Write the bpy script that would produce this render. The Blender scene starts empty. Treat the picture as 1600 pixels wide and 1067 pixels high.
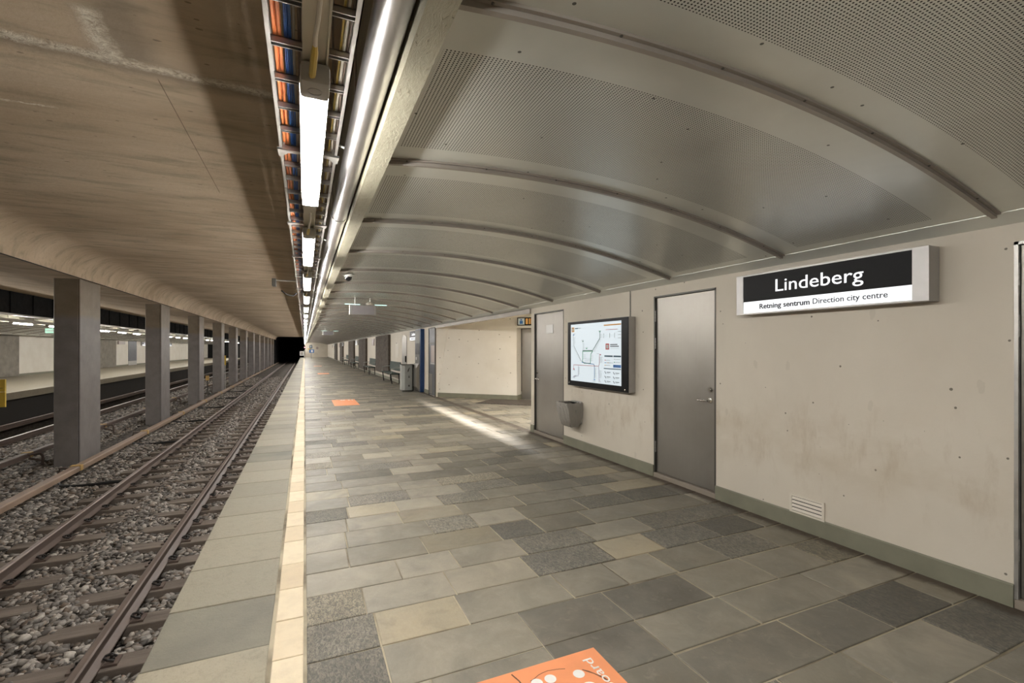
import bpy, math, random
import numpy as np
from mathutils import Vector, Matrix

scene = bpy.context.scene
C = scene.collection
PI = math.pi
rnd = random.Random(7)

# ------------------------------------------------------------------ camera, world, exposure
cam_d = bpy.data.cameras.new('camera')
cam = bpy.data.objects.new('camera', cam_d)
C.objects.link(cam)
cam_d.sensor_width = 36.0
cam_d.lens = 36.0 * 735.0 / 1600.0
cam_d.shift_y = 11.5 / 1600.0
cam_d.clip_start = 0.02
cam_d.clip_end = 400
cam.location = (0, 0, 1.55)
cam.rotation_euler = (PI / 2, 0, -math.atan(324.0 / 735.0))
scene.camera = cam

world = bpy.data.worlds.new('world')
scene.world = world
world.use_nodes = True
world.node_tree.nodes['Background'].inputs[0].default_value = (0.0, 0.0, 0.0, 1)
world.node_tree.nodes['Background'].inputs[1].default_value = 0.0

scene.view_settings.view_transform = 'Standard'
scene.view_settings.look = 'None'
scene.view_settings.gamma = 1
scene.view_settings.use_curve_mapping = False
scene.view_settings.exposure = 1.68
scene.cycles.use_denoising = True
scene.cycles.max_bounces = 10
scene.cycles.diffuse_bounces = 7
scene.cycles.glossy_bounces = 4
scene.cycles.caustics_reflective = False
scene.cycles.caustics_refractive = False
scene.cycles.sample_clamp_indirect = 6.0

LAMP_E = 34.0       # emission of the tube lamps (near platform)
SCREEN_E = 1.15


def area(name, loc, rot, sx, sy, power, col=(1, 0.95, 0.88), spread=PI):
    d = bpy.data.lights.new(name, 'AREA')
    d.shape = 'RECTANGLE'
    d.size, d.size_y, d.energy, d.color, d.spread = sx, sy, power, col, spread
    o = bpy.data.objects.new(name, d)
    C.objects.link(o)
    o.location = loc
    o.rotation_euler = rot
    return o


# ------------------------------------------------------------------ material helpers
class NT:
    def __init__(s, name):
        s.m = bpy.data.materials.new(name)
        s.m.use_nodes = True
        s.t = s.m.node_tree
        s.n = s.t.nodes
        s.b = s.n['Principled BSDF']
        s.geo = None

    def put(s, sock, v):
        if isinstance(v, bpy.types.NodeSocket):
            s.t.links.new(v, sock)
        elif isinstance(v, (tuple, list)):
            sock.default_value = tuple(v) + ((1,) if len(v) == 3 and len(sock.default_value) == 4 else ())
        else:
            sock.default_value = v

    def pos(s):
        if not s.geo:
            s.geo = s.n.new('ShaderNodeNewGeometry').outputs['Position']
        return s.geo

    def scale(s, v, sc, off=(0, 0, 0)):
        n = s.n.new('ShaderNodeMapping')
        s.put(n.inputs['Vector'], v)
        n.inputs['Scale'].default_value = sc
        n.inputs['Location'].default_value = off
        return n.outputs[0]

    def noise(s, sc, detail=4, rough=0.55, vec=None, stretch=None, dist=0.0):
        v = vec or s.pos()
        if stretch:
            v = s.scale(v, stretch)
        n = s.n.new('ShaderNodeTexNoise')
        s.put(n.inputs['Vector'], v)
        n.inputs['Scale'].default_value = sc
        n.inputs['Detail'].default_value = detail
        n.inputs['Roughness'].default_value = rough
        n.inputs['Distortion'].default_value = dist
        return n.outputs['Fac']

    def vor(s, sc, feature='F1', vec=None, out='Distance', rand=1.0, dims='3D'):
        n = s.n.new('ShaderNodeTexVoronoi')
        n.voronoi_dimensions = dims
        n.feature = feature
        s.put(n.inputs['Vector'], vec or s.pos())
        n.inputs['Scale'].default_value = sc
        n.inputs['Randomness'].default_value = rand
        return n.outputs[out]

    def ramp(s, v, lo, hi, a=0.0, b=1.0):
        n = s.n.new('ShaderNodeMapRange')
        s.put(n.inputs[0], v)
        for i, x in zip((1, 2, 3, 4), (lo, hi, a, b)):
            n.inputs[i].default_value = x
        return n.outputs[0]

    def mix(s, f, a, b, mode='MIX'):
        n = s.n.new('ShaderNodeMix')
        n.data_type = 'RGBA'
        n.blend_type = mode
        s.put(n.inputs[0], f)
        s.put(n.inputs[6], a)
        s.put(n.inputs[7], b)
        return n.outputs[2]

    def mth(s, op, a, b=0.0, c=0.0):
        n = s.n.new('ShaderNodeMath')
        n.operation = op
        s.put(n.inputs[0], a)
        s.put(n.inputs[1], b)
        s.put(n.inputs[2], c)
        return n.outputs[0]

    def sep(s, v=None):
        n = s.n.new('ShaderNodeSeparateXYZ')
        s.put(n.inputs[0], v or s.pos())
        return n.outputs[0], n.outputs[1], n.outputs[2]

    def comb(s, x, y, z):
        n = s.n.new('ShaderNodeCombineXYZ')
        for i, v in enumerate((x, y, z)):
            s.put(n.inputs[i], v)
        return n.outputs[0]

    def attr(s, name):
        n = s.n.new('ShaderNodeAttribute')
        n.attribute_name = name
        return n.outputs['Fac']

    def bump(s, h, strength=0.3, dist=0.01):
        n = s.n.new('ShaderNodeBump')
        s.put(n.inputs['Height'], h)
        n.inputs['Strength'].default_value = strength
        n.inputs['Distance'].default_value = dist
        s.put(s.b.inputs['Normal'], n.outputs[0])

    def set(s, base=None, rough=None, metal=None, spec=None, emit=None, es=None, coat=None):
        for k, v in (('Base Color', base), ('Roughness', rough), ('Metallic', metal), ('Specular IOR Level', spec),
                     ('Emission Color', emit), ('Emission Strength', es), ('Coat Weight', coat)):
            if v is not None:
                s.put(s.b.inputs[k], v)
        return s


def simple(name, col, rough=0.5, metal=0.0, vary=0.12, nscale=6.0, bump=0.0, stretch=None):
    t = NT(name)
    f = t.noise(nscale, 5, stretch=stretch)
    c = t.mix(t.ramp(f, 0.3, 0.7), tuple(x * (1 - vary) for x in col), tuple(min(1, x * (1 + vary)) for x in col))
    t.set(c, t.ramp(f, 0.3, 0.7, rough * 0.88, min(1, rough * 1.12)), metal)
    if bump:
        t.bump(t.noise(nscale * 6, 5, stretch=stretch), bump, 0.01)
    return t.m


def glow(name, col, e, base=(0.8, 0.8, 0.8)):
    t = NT(name)
    t.set(base, 0.4, emit=col, es=e)
    return t.m


M = {}


def make_materials():
    # --- platform pavers
    t = NT('slate paving')
    tone, rg, warm = t.attr('tone'), t.attr('rough'), t.attr('warm')
    n1 = t.noise(3.0, 6, 0.6)
    px_, py_, pz_ = t.sep()
    pv = t.comb(t.mth('ADD', px_, t.mth('MULTIPLY', tone, 37.0)), py_, t.mth('MULTIPLY', tone, 91.0))
    n2 = t.noise(11, 6, 0.68, vec=pv, dist=0.8)
    n4 = t.noise(3.2, 5, 0.6, vec=pv, dist=0.5)
    n3 = t.noise(70, 4, 0.7, stretch=(1, 0.45, 1), dist=1.2)
    a = t.mix(tone, (0.088, 0.080, 0.066), (0.42, 0.38, 0.305))
    a = t.mix(t.mth('MULTIPLY', warm, 0.75), a, (0.50, 0.42, 0.28))
    a = t.mix(t.ramp(n1, 0.35, 0.7, 0, 0.35), a, (0.25, 0.24, 0.20))
    a = t.mix(t.mth('MULTIPLY', t.ramp(n4, 0.46, 0.70, 0, 0.9), t.mth('MINIMUM', t.mth('ADD', tone, 0.12), 0.7)), a, (0.42, 0.37, 0.29))
    a = t.mix(t.ramp(n4, 0.45, 0.25, 0, 0.5), a, (0.12, 0.115, 0.10))
    a = t.mix(t.ramp(n2, 0.55, 0.75, 0, 0.35), a, (0.40, 0.37, 0.30))
    a = t.mix(t.mth('MULTIPLY', rg, t.ramp(n3, 0.42, 0.6, 0.75, 0)), a, (0.07, 0.07, 0.065))
    x, y, z = t.sep()
    # grime gathers towards the wall: a strip of dirt a hand wide
    g = t.mth('MULTIPLY', t.ramp(t.mth('ADD', x, t.mth('MULTIPLY', n2, 0.12)), 3.80, 3.87), t.ramp(x, 3.95, 3.93))
    a = t.mix(t.mth('MULTIPLY', g, 0.9), a, (0.07, 0.05, 0.035))
    t.set(a, t.ramp(n2, 0.3, 0.7, 0.42, 0.62), 0, 0.5)
    h = t.mth('ADD', t.mth('MULTIPLY', n3, t.mth('ADD', t.mth('MULTIPLY', rg, 1.0), 0.10)), t.mth('MULTIPLY', n2, 0.3))
    t.bump(h, 0.55, 0.012)
    M['slate'] = t.m
    # --- kerb slabs
    t = NT('kerb slate')
    tone = t.attr('tone')
    n1, n2 = t.noise(2.5, 6, 0.6), t.noise(45, 5, 0.7, dist=0.8)
    n9 = t.noise(120, 4, 0.7, stretch=(1, 0.4, 1), dist=1.0)
    a = t.mix(tone, (0.135, 0.128, 0.10), (0.36, 0.315, 0.23))
    a = t.mix(t.ramp(n1, 0.35, 0.7, 0, 0.5), a, (0.27, 0.25, 0.19))
    a = t.mix(t.ramp(t.noise(14, 6, 0.7, dist=0.8), 0.5, 0.75, 0, 0.45), a, (0.17, 0.155, 0.12))
    a = t.mix(t.ramp(n9, 0.55, 0.7, 0, 0.35), a, (0.10, 0.095, 0.075))
    t.set(a, 0.6)
    t.bump(n2, 0.4, 0.01)
    M['kerb'] = t.m
    t = NT('cream tile')
    tone = t.attr('tone')
    n1, n2 = t.noise(9, 5, 0.6), t.noise(60, 4, 0.7)
    a = t.mix(tone, (0.62, 0.50, 0.33), (0.74, 0.63, 0.45))
    a = t.mix(t.ramp(n1, 0.45, 0.75, 0, 0.4), a, (0.50, 0.40, 0.28))
    t.set(a, 0.6)
    t.bump(n2, 0.25, 0.006)
    M['cream'] = t.m
    t = NT('grout')
    a = t.mix(t.ramp(t.noise(1.2, 5), 0.36, 0.54), (0.14, 0.115, 0.08), (0.46, 0.40, 0.29))
    t.set(a, 0.9)
    M['grout'] = t.m
    # --- painted wall
    t = NT('painted wall')
    n1 = t.noise(1.1, 6, 0.6, stretch=(1, 1, 0.8))
    n2 = t.noise(7, 6, 0.65, stretch=(1, 1, 0.35))
    x, y, z = t.sep()
    a = t.mix(t.ramp(n1, 0.3, 0.7), (0.60, 0.545, 0.455), (0.67, 0.615, 0.52))
    dirt = t.mth('MULTIPLY', t.ramp(n2, 0.52, 0.72), t.mth('MULTIPLY', t.ramp(z, 0.25, 0.55), t.ramp(z, 1.25, 0.85)))
    a = t.mix(t.mth('MULTIPLY', dirt, 0.38), a, (0.36, 0.27, 0.17))
    yz = t.comb(y, z, 0.0)
    d = t.vor(4.2, vec=yz, dims='2D')
    rn = t.vor(4.2, out='Color', vec=yz, dims='2D')
    sx = t.sep(rn)[0]
    rad = t.ramp(sx, 0.45, 1.0, 0.0, 0.042)
    pit = t.mth('LESS_THAN', t.mth('ADD', d, t.mth('MULTIPLY', t.noise(60, 2), 0.02)), t.mth('ADD', rad, 0.008))
    a = t.mix(t.mth('MULTIPLY', pit, 0.85), a, (0.10, 0.085, 0.06))
    a = t.mix(t.mth('MULTIPLY', t.ramp(t.noise(0.9, 5, 0.6, stretch=(1, 1, 1.6)), 0.50, 0.68), t.mth('MULTIPLY', t.ramp(z, 0.35, 0.6), t.ramp(z, 1.15, 0.8, 0, 0.45))), a, (0.44, 0.36, 0.25))
    d2 = t.vor(1.7, vec=t.comb(t.mth('MULTIPLY', y, 1.0), t.mth('MULTIPLY', z, 0.5), 0.0), dims='2D')
    s2 = t.mth('LESS_THAN', t.mth('ADD', d2, t.mth('MULTIPLY', t.noise(22, 3), 0.06)), 0.062)
    a = t.mix(t.mth('MULTIPLY', s2, 0.15), a, (0.30, 0.27, 0.21))
    t.set(a, 0.62)
    t.bump(t.mth('SUBTRACT', t.noise(55, 4, 0.6), t.mth('MULTIPLY', pit, 2.0)), 0.12, 0.006)
    M['wall'] = t.m
    t = NT('white niche wall')
    a = t.mix(t.ramp(t.noise(1.3, 5), 0.3, 0.7), (0.70, 0.65, 0.56), (0.78, 0.74, 0.66))
    xn, yn, zn = t.sep()
    xz = t.comb(xn, zn, 0.0)
    d = t.vor(4.0, vec=xz, dims='2D')
    sx = t.sep(t.vor(4.0, out='Color', vec=xz, dims='2D'))[0]
    pit = t.mth('LESS_THAN', d, t.ramp(sx, 0.5, 1.0, 0.0, 0.06))
    a = t.mix(t.mth('MULTIPLY', pit, 0.8), a, (0.15, 0.12, 0.08))
    t.set(a, 0.65)
    M['niche'] = t.m
    M['base'] = simple('olive skirting', (0.205, 0.20, 0.145), 0.6, 0, 0.12, 5, 0.1)
    # --- concrete
    t = NT('raw concrete soffit')
    x, y, z = t.sep()
    big = t.noise(0.55, 5, 0.6, stretch=(0.6, 1.3, 1), dist=0.5)
    med = t.noise(3.0, 6, 0.65, stretch=(0.35, 1.4, 1), dist=0.4)
    fine = t.noise(24, 5, 0.65)
    a = t.mix(t.ramp(big, 0.3, 0.7), (0.43, 0.325, 0.215), (0.68, 0.555, 0.41))
    a = t.mix(t.ramp(med, 0.50, 0.70, 0, 0.7), a, (0.28, 0.24, 0.16))
    a = t.mix(t.ramp(med, 0.45, 0.28, 0, 0.35), a, (0.68, 0.58, 0.45))
    flk = t.vor(3.2, vec=t.comb(x, t.mth('MULTIPLY', y, 2.2), 0.0), dims='2D')
    fcol = t.sep(t.vor(3.2, vec=t.comb(x, t.mth('MULTIPLY', y, 2.2), 0.0), dims='2D', out='Color'))[0]
    fs = t.mth('LESS_THAN', t.mth('ADD', flk, t.mth('MULTIPLY', fine, 0.16)), t.ramp(fcol, 0.5, 1.0, 0.05, 0.16))
    a = t.mix(t.mth('MULTIPLY', fs, 0.6), a, (0.13, 0.10, 0.07))
    # lime crust along the pour joint: a ragged band with its own shape
    wob = t.mth('MULTIPLY', t.mth('SUBTRACT', t.noise(5, 5, 0.7), 0.5), 0.16)

    def band(coord, centre, half, lo, hi, along):
        dd = t.mth('ABSOLUTE', t.mth('SUBTRACT', t.mth('ADD', coord, wob), centre))
        m_ = t.ramp(dd, half, half * 0.25)
        return t.mth('MULTIPLY', m_, t.mth('MULTIPLY', t.ramp(along, lo - 0.04, lo + 0.04), t.ramp(along, hi + 0.04, hi - 0.04)))
    jc = t.mth('ADD', y, t.mth('MULTIPLY', x, -0.085))
    b1 = band(jc, 4.50, 0.08, -4.3, -0.1, x)
    br = t.mth('ADD', x, t.mth('MULTIPLY', y, 0.10))
    b2 = band(br, -0.88, 0.09, 3.80, 4.42, y)
    b3 = band(y, 5.48, 0.03, -2.7, -2.05, x)
    thin = t.mth('MULTIPLY', t.mth('LESS_THAN', t.mth('ABSOLUTE', t.mth('SUBTRACT', x, -1.07)), 0.004), t.mth('MULTIPLY', t.ramp(y, 4.55, 4.6), t.ramp(y, 7.6, 7.5)))
    crust = t.mth('MINIMUM', t.mth('ADD', t.mth('ADD', b1, b2), b3), 1.0)
    white = t.mth('MULTIPLY', crust, t.ramp(t.noise(17, 5, 0.75, dist=1.0), 0.36, 0.60))
    halo = band(jc, 4.56, 0.16, -4.3, -0.1, x)
    a = t.mix(t.mth('MULTIPLY', halo, 0.45), a, (0.13, 0.10, 0.07))
    a = t.mix(t.mth('MULTIPLY', band(br, -0.72, 0.2, 3.6, 4.35, y), 0.5), a, (0.17, 0.14, 0.11))
    a = t.mix(white, a, (0.88, 0.82, 0.70))
    a = t.mix(t.mth('MULTIPLY', thin, 0.7), a, (0.14, 0.09, 0.06))
    # pale scratches further along
    sc = t.mth('GREATER_THAN', t.noise(1.0, 2, vec=t.scale(t.pos(), (0.8, 26, 1))), 0.64)
    sm = t.mth('MULTIPLY', t.mth('MULTIPLY', t.ramp(y, 11.4, 11.6), t.ramp(y, 13.6, 13.4)), t.mth('MULTIPLY', t.ramp(x, -1.8, -1.4), t.ramp(x, -0.1, -0.3)))
    a = t.mix(t.mth('MULTIPLY', t.mth('MULTIPLY', sc, sm), 0.9), a, (0.75, 0.72, 0.66))
    t.set(a, 0.85)
    t.bump(t.mth('ADD', t.mth('ADD', t.mth('MULTIPLY', fine, 0.35), t.mth('MULTIPLY', med, 0.6)), t.mth('MULTIPLY', white, 0.9)), 0.5, 0.025)
    M['soffit'] = t.m
    M['pillar'] = simple('grey painted pillar', (0.30, 0.275, 0.255), 0.5, 0, 0.16, 2.5, 0.15)
    t = NT('two tone pillar')
    x, y, z = t.sep()
    n = t.noise(3, 6, 0.6)
    edge = t.ramp(t.mth('ADD', z, t.mth('MULTIPLY', n, 0.25)), 2.35, 2.5)
    lo = t.mix(t.ramp(n, 0.3, 0.7), (0.20, 0.182, 0.176), (0.265, 0.243, 0.235))
    hi = t.mix(t.ramp(n, 0.3, 0.7), (0.20, 0.158, 0.112), (0.27, 0.222, 0.165))
    t.set(t.mix(edge, lo, hi), 0.5)
    t.bump(t.noise(30, 5), 0.15, 0.01)
    M['pillar'] = t.m
    M['worn'] = None
    t = NT('worn painted beam')
    n = t.noise(6, 6, 0.7, stretch=(1, 0.6, 1), dist=1.0)
    n2 = t.noise(26, 5, 0.75, stretch=(1.6, 0.5, 1), dist=1.5)
    a = t.mix(t.ramp(n, 0.3, 0.7), (0.27, 0.255, 0.185), (0.36, 0.335, 0.25))
    a = t.mix(t.ramp(n2, 0.60, 0.66, 0, 0.85), a, (0.10, 0.085, 0.055))
    a = t.mix(t.ramp(n2, 0.38, 0.33, 0, 0.5), a, (0.42, 0.39, 0.30))
    t.set(a, 0.7)
    t.bump(n2, 0.35, 0.01)
    M['worn'] = t.m
    M['dark'] = simple('dark concrete', (0.05, 0.045, 0.04), 0.85, 0, 0.2, 3, 0.2)
    M['black'] = simple('black void lining', (0.006, 0.006, 0.006), 0.95, 0, 0.1)
    M['greycon'] = simple('grey concrete', (0.24, 0.215, 0.18), 0.85, 0, 0.22, 2.5, 0.3)
    # --- ceiling sheet metal, perforated in every bay
    t = NT('perforated ceiling sheet')
    x, y, z = t.sep()
    px, py = 0.0155, 0.0125
    fx = t.mth('MULTIPLY', t.mth('SUBTRACT', t.mth('FRACT', t.mth('DIVIDE', t.mth('ADD', x, 20.0), px)), 0.5), px)
    fy = t.mth('MULTIPLY', t.mth('SUBTRACT', t.mth('FRACT', t.mth('DIVIDE', t.mth('ADD', y, 40.0), py)), 0.5), py)
    dd = t.mth('SQRT', t.mth('ADD', t.mth('MULTIPLY', fx, fx), t.mth('MULTIPLY', fy, fy)))
    hole = t.mth('LESS_THAN', dd, 0.0037)
    bay = t.mth('MODULO', t.mth('ADD', y, 40 * 1.38 - 1.42), 1.38)
    zone = t.mth('MULTIPLY', t.mth('GREATER_THAN', bay, 0.27), t.mth('LESS_THAN', bay, 1.18))
    rx = t.mth('ABSOLUTE', t.mth('ADD', x, 5.115))      # mirrored platform uses the same sheets
    zone = t.mth('MULTIPLY', zone, t.mth('MULTIPLY', t.mth('GREATER_THAN', rx, 5.585), t.mth('LESS_THAN', rx, 8.83)))
    hole = t.mth('MULTIPLY', hole, zone)
    n = t.noise(1.4, 5, 0.6, dist=0.4)
    n2 = t.noise(9, 5, 0.6)
    a = t.mix(t.ramp(n, 0.3, 0.7), (0.60, 0.605, 0.56), (0.69, 0.70, 0.65))
    a = t.mix(t.ramp(n2, 0.60, 0.85, 0, 0.10), a, (0.35, 0.33, 0.27))
    sd = t.vor(1.9, vec=t.comb(x, y, 0.0), dims='2D')
    a = t.mix(t.mth('MULTIPLY', t.mth('LESS_THAN', sd, 0.014), 0.9), a, (0.05, 0.05, 0.04))
    a = t.mix(hole, a, (0.012, 0.012, 0.010))
    t.set(a, t.mth('ADD', t.ramp(n, 0.3, 0.7, 0.29, 0.35), t.mth('MULTIPLY', hole, 0.6)), t.mth('MULTIPLY', t.mth('SUBTRACT', 1.0, hole), 0.5), 0.5)
    t.bump(t.noise(1.1, 3), 0.10, 0.05)
    M['sheet'] = t.m
    M['rib'] = simple('rib metal', (0.33, 0.30, 0.265), 0.45, 0.35, 0.1, 5)
    # --- metals
    t = NT('brushed steel')
    n = t.noise(1.5, 5, 0.6)
    br_ = t.noise(1.0, 3, 0.7, stretch=(60, 60, 0.6))
    a = t.mix(t.ramp(n, 0.3, 0.7), (0.29, 0.27, 0.245), (0.36, 0.34, 0.31))
    a = t.mix(t.ramp(br_, 0.3, 0.7, 0, 0.2), a, (0.28, 0.26, 0.24))
    t.set(a, t.ramp(n, 0.3, 0.7, 0.36, 0.44), 0.92)
    t.bump(t.noise(1.1, 1), 0.05, 0.06)
    M['steel'] = t.m
    M['pipe'] = simple('galvanised pipe', (0.56, 0.545, 0.545), 0.33, 1.0, 0.08, 3)
    M['galv'] = simple('galvanised steel', (0.50, 0.49, 0.47), 0.42, 0.85, 0.12, 9)
    M['alu'] = simple('brushed aluminium', (0.42, 0.41, 0.40), 0.38, 0.6, 0.06, 8)
    M['darkmetal'] = simple('dark frame metal', (0.10, 0.095, 0.085), 0.45, 0.5, 0.1)
    M['chrome'] = simple('chrome', (0.65, 0.63, 0.60), 0.18, 1.0, 0.05)
    M['rail'] = simple('rusty rail', (0.13, 0.095, 0.078), 0.55, 0.1, 0.2, 9, 0.1, stretch=(1, 0.2, 1))
    M['railtop'] = simple('worn rail head', (0.24, 0.19, 0.165), 0.38, 0.5, 0.15, 9, stretch=(1, 0.15, 1))
    M['shinyrail'] = simple('polished rail head', (0.80, 0.78, 0.75), 0.45, 0.4, 0.1, 9, stretch=(1, 0.15, 1))  # reflected brightness of the head put into a pale, more diffuse colour
    t = NT('weathered sleeper')
    n = t.noise(6, 6, 0.65, stretch=(0.25, 1.6, 1))
    t.set(t.mix(t.ramp(n, 0.3, 0.7), (0.10, 0.078, 0.062), (0.23, 0.19, 0.155)), 0.8)
    t.bump(t.noise(12, 6, 0.7, stretch=(0.2, 3, 1)), 0.5, 0.015)
    M['sleeper'] = t.m
    M['cover'] = simple('brown conductor cover', (0.30, 0.215, 0.16), 0.5, 0, 0.18, 6, 0.1, stretch=(1, 0.3, 1))
    M['clip'] = simple('black rail clip', (0.03, 0.026, 0.024), 0.5, 0.4, 0.2)
    M['yellow'] = simple('yellow paint', (0.62, 0.42, 0.06), 0.5, 0, 0.12)
    M['ochre'] = simple('ochre clamp', (0.55, 0.36, 0.13), 0.5, 0, 0.12)
    M['rubber'] = simple('black rubber', (0.02, 0.02, 0.02), 0.5)
    # --- ballast: each stone its own grey
    t = NT('ballast stone')
    v = t.attr('tone')
    w = t.attr('warm')
    a = t.mix(v, (0.05, 0.042, 0.036), (0.58, 0.53, 0.47))
    a = t.mix(t.mth('MULTIPLY', w, 0.5), a, (0.25, 0.17, 0.11))
    a = t.mix(t.ramp(t.noise(60, 4), 0.4, 0.7, 0, 0.3), a, (0.12, 0.10, 0.08))
    t.set(a, 0.6)
    M['stone'] = t.m
    t = NT('ballast bed')
    c = t.vor(22, out='Color')
    cx = t.sep(c)[0]
    a = t.mix(t.mth('POWER', cx, 1.8), (0.02, 0.016, 0.013), (0.20, 0.17, 0.14))
    t.set(a, 0.85)
    t.bump(t.mth('MULTIPLY', t.vor(22), -1.0), 0.9, 0.05)
    M['bed'] = t.m
    # --- colours
    for k, c_, r in (('orange', (0.85, 0.26, 0.08), 0.4), ('blue', (0.035, 0.14, 0.52), 0.4), ('greyc', (0.45, 0.42, 0.38), 0.45),
                     ('whitec', (0.72, 0.68, 0.60), 0.4), ('brownc', (0.16, 0.11, 0.08), 0.5), ('yellc', (0.62, 0.46, 0.10), 0.4),
                     ('white', (0.78, 0.77, 0.74), 0.4), ('blackp', (0.008, 0.008, 0.009), 0.38), ('channel', (0.60, 0.56, 0.47), 0.45),
                     ('cap', (0.40, 0.385, 0.36), 0.45), ('navy', (0.010, 0.045, 0.15), 0.35), ('green', (0.022, 0.04, 0.03), 0.6),
                     ('binlight', (0.36, 0.37, 0.345), 0.4), ('sticker', (0.86, 0.33, 0.15), 0.5), ('scuff', (0.17, 0.075, 0.04), 0.7),
                     ('print', (0.86, 0.85, 0.82), 0.5), ('doorgrey', (0.09, 0.095, 0.11), 0.4), ('creamp', (0.66, 0.61, 0.52), 0.5),
                     ('blind', (0.30, 0.28, 0.29), 0.5), ('sill', (0.27, 0.23, 0.185), 0.8), ('mat', (0.11, 0.09, 0.075), 0.8),
                     ('lettergrey', (0.02, 0.022, 0.03), 0.5), ('dome', (0.01, 0.01, 0.012), 0.08), ('pinkish', (0.38, 0.31, 0.28), 0.4)):
        M[k] = simple(k, c_, r, 0, 0.06)
    M['blackp'].node_tree.nodes['Principled BSDF'].inputs['Specular IOR Level'].default_value = 0.12
    t = NT('relief brown')
    n = t.noise(5, 6, 0.7, dist=1.5)
    t.set(t.mix(t.ramp(n, 0.35, 0.65), (0.045, 0.034, 0.026), (0.12, 0.095, 0.075)), 0.8)
    t.bump(t.noise(7, 6, 0.7, dist=2.0), 0.8, 0.05)
    M['relief'] = t.m
    # thin grey film of the bin bag
    t = NT('clear bin liner')
    t.set((0.46, 0.43, 0.39), 0.18, 0.0, 0.8)
    t.b.inputs['Alpha'].default_value = 0.62
    t.bump(t.noise(14, 4, 0.6, stretch=(1, 1, 0.35), dist=2.0), 0.9, 0.03)
    M['liner'] = t.m
    M['steelbin'] = simple('steel basket', (0.20, 0.185, 0.165), 0.35, 0.8, 0.1)
    # --- light givers, and one glow for a ceiling reflection
    M['tube'] = glow('lit tube lens', (1.0, 0.965, 0.915), LAMP_E)
    M['face'] = glow('lit white sign face', (0.93, 0.96, 1.0), 0.32)
    M['screen'] = glow('lit map screen', (0.78, 0.92, 1.0), 0.20, (0.3, 0.3, 0.3))
    M['teal'] = glow('pale green reflection', (0.55, 1.0, 0.90), 0.5)  # glowing colour stands in for a pale reflection on the ceiling
    M['green_lit'] = glow('green exit light', (0.15, 0.75, 0.45), 0.25)
    M['red_lit'] = glow('red signal light', (1.0, 0.05, 0.08), 2.5)
    for k, c_ in (('m_green', (0.02, 0.30, 0.12)), ('m_dgreen', (0.02, 0.10, 0.06)), ('m_blue', (0.05, 0.18, 0.50)), ('m_red', (0.55, 0.05, 0.05)),
                  ('m_pink', (0.62, 0.30, 0.33)), ('m_purple', (0.42, 0.38, 0.55)), ('m_orange', (0.80, 0.42, 0.12)), ('m_dark', (0.04, 0.09, 0.13)),
                  ('m_grey', (0.30, 0.33, 0.34)), ('m_black', (0.02, 0.02, 0.02)), ('m_pale', (0.62, 0.72, 0.74))):
        M[k] = simple(k, c_, 0.5, 0, 0.03)


make_materials()


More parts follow.
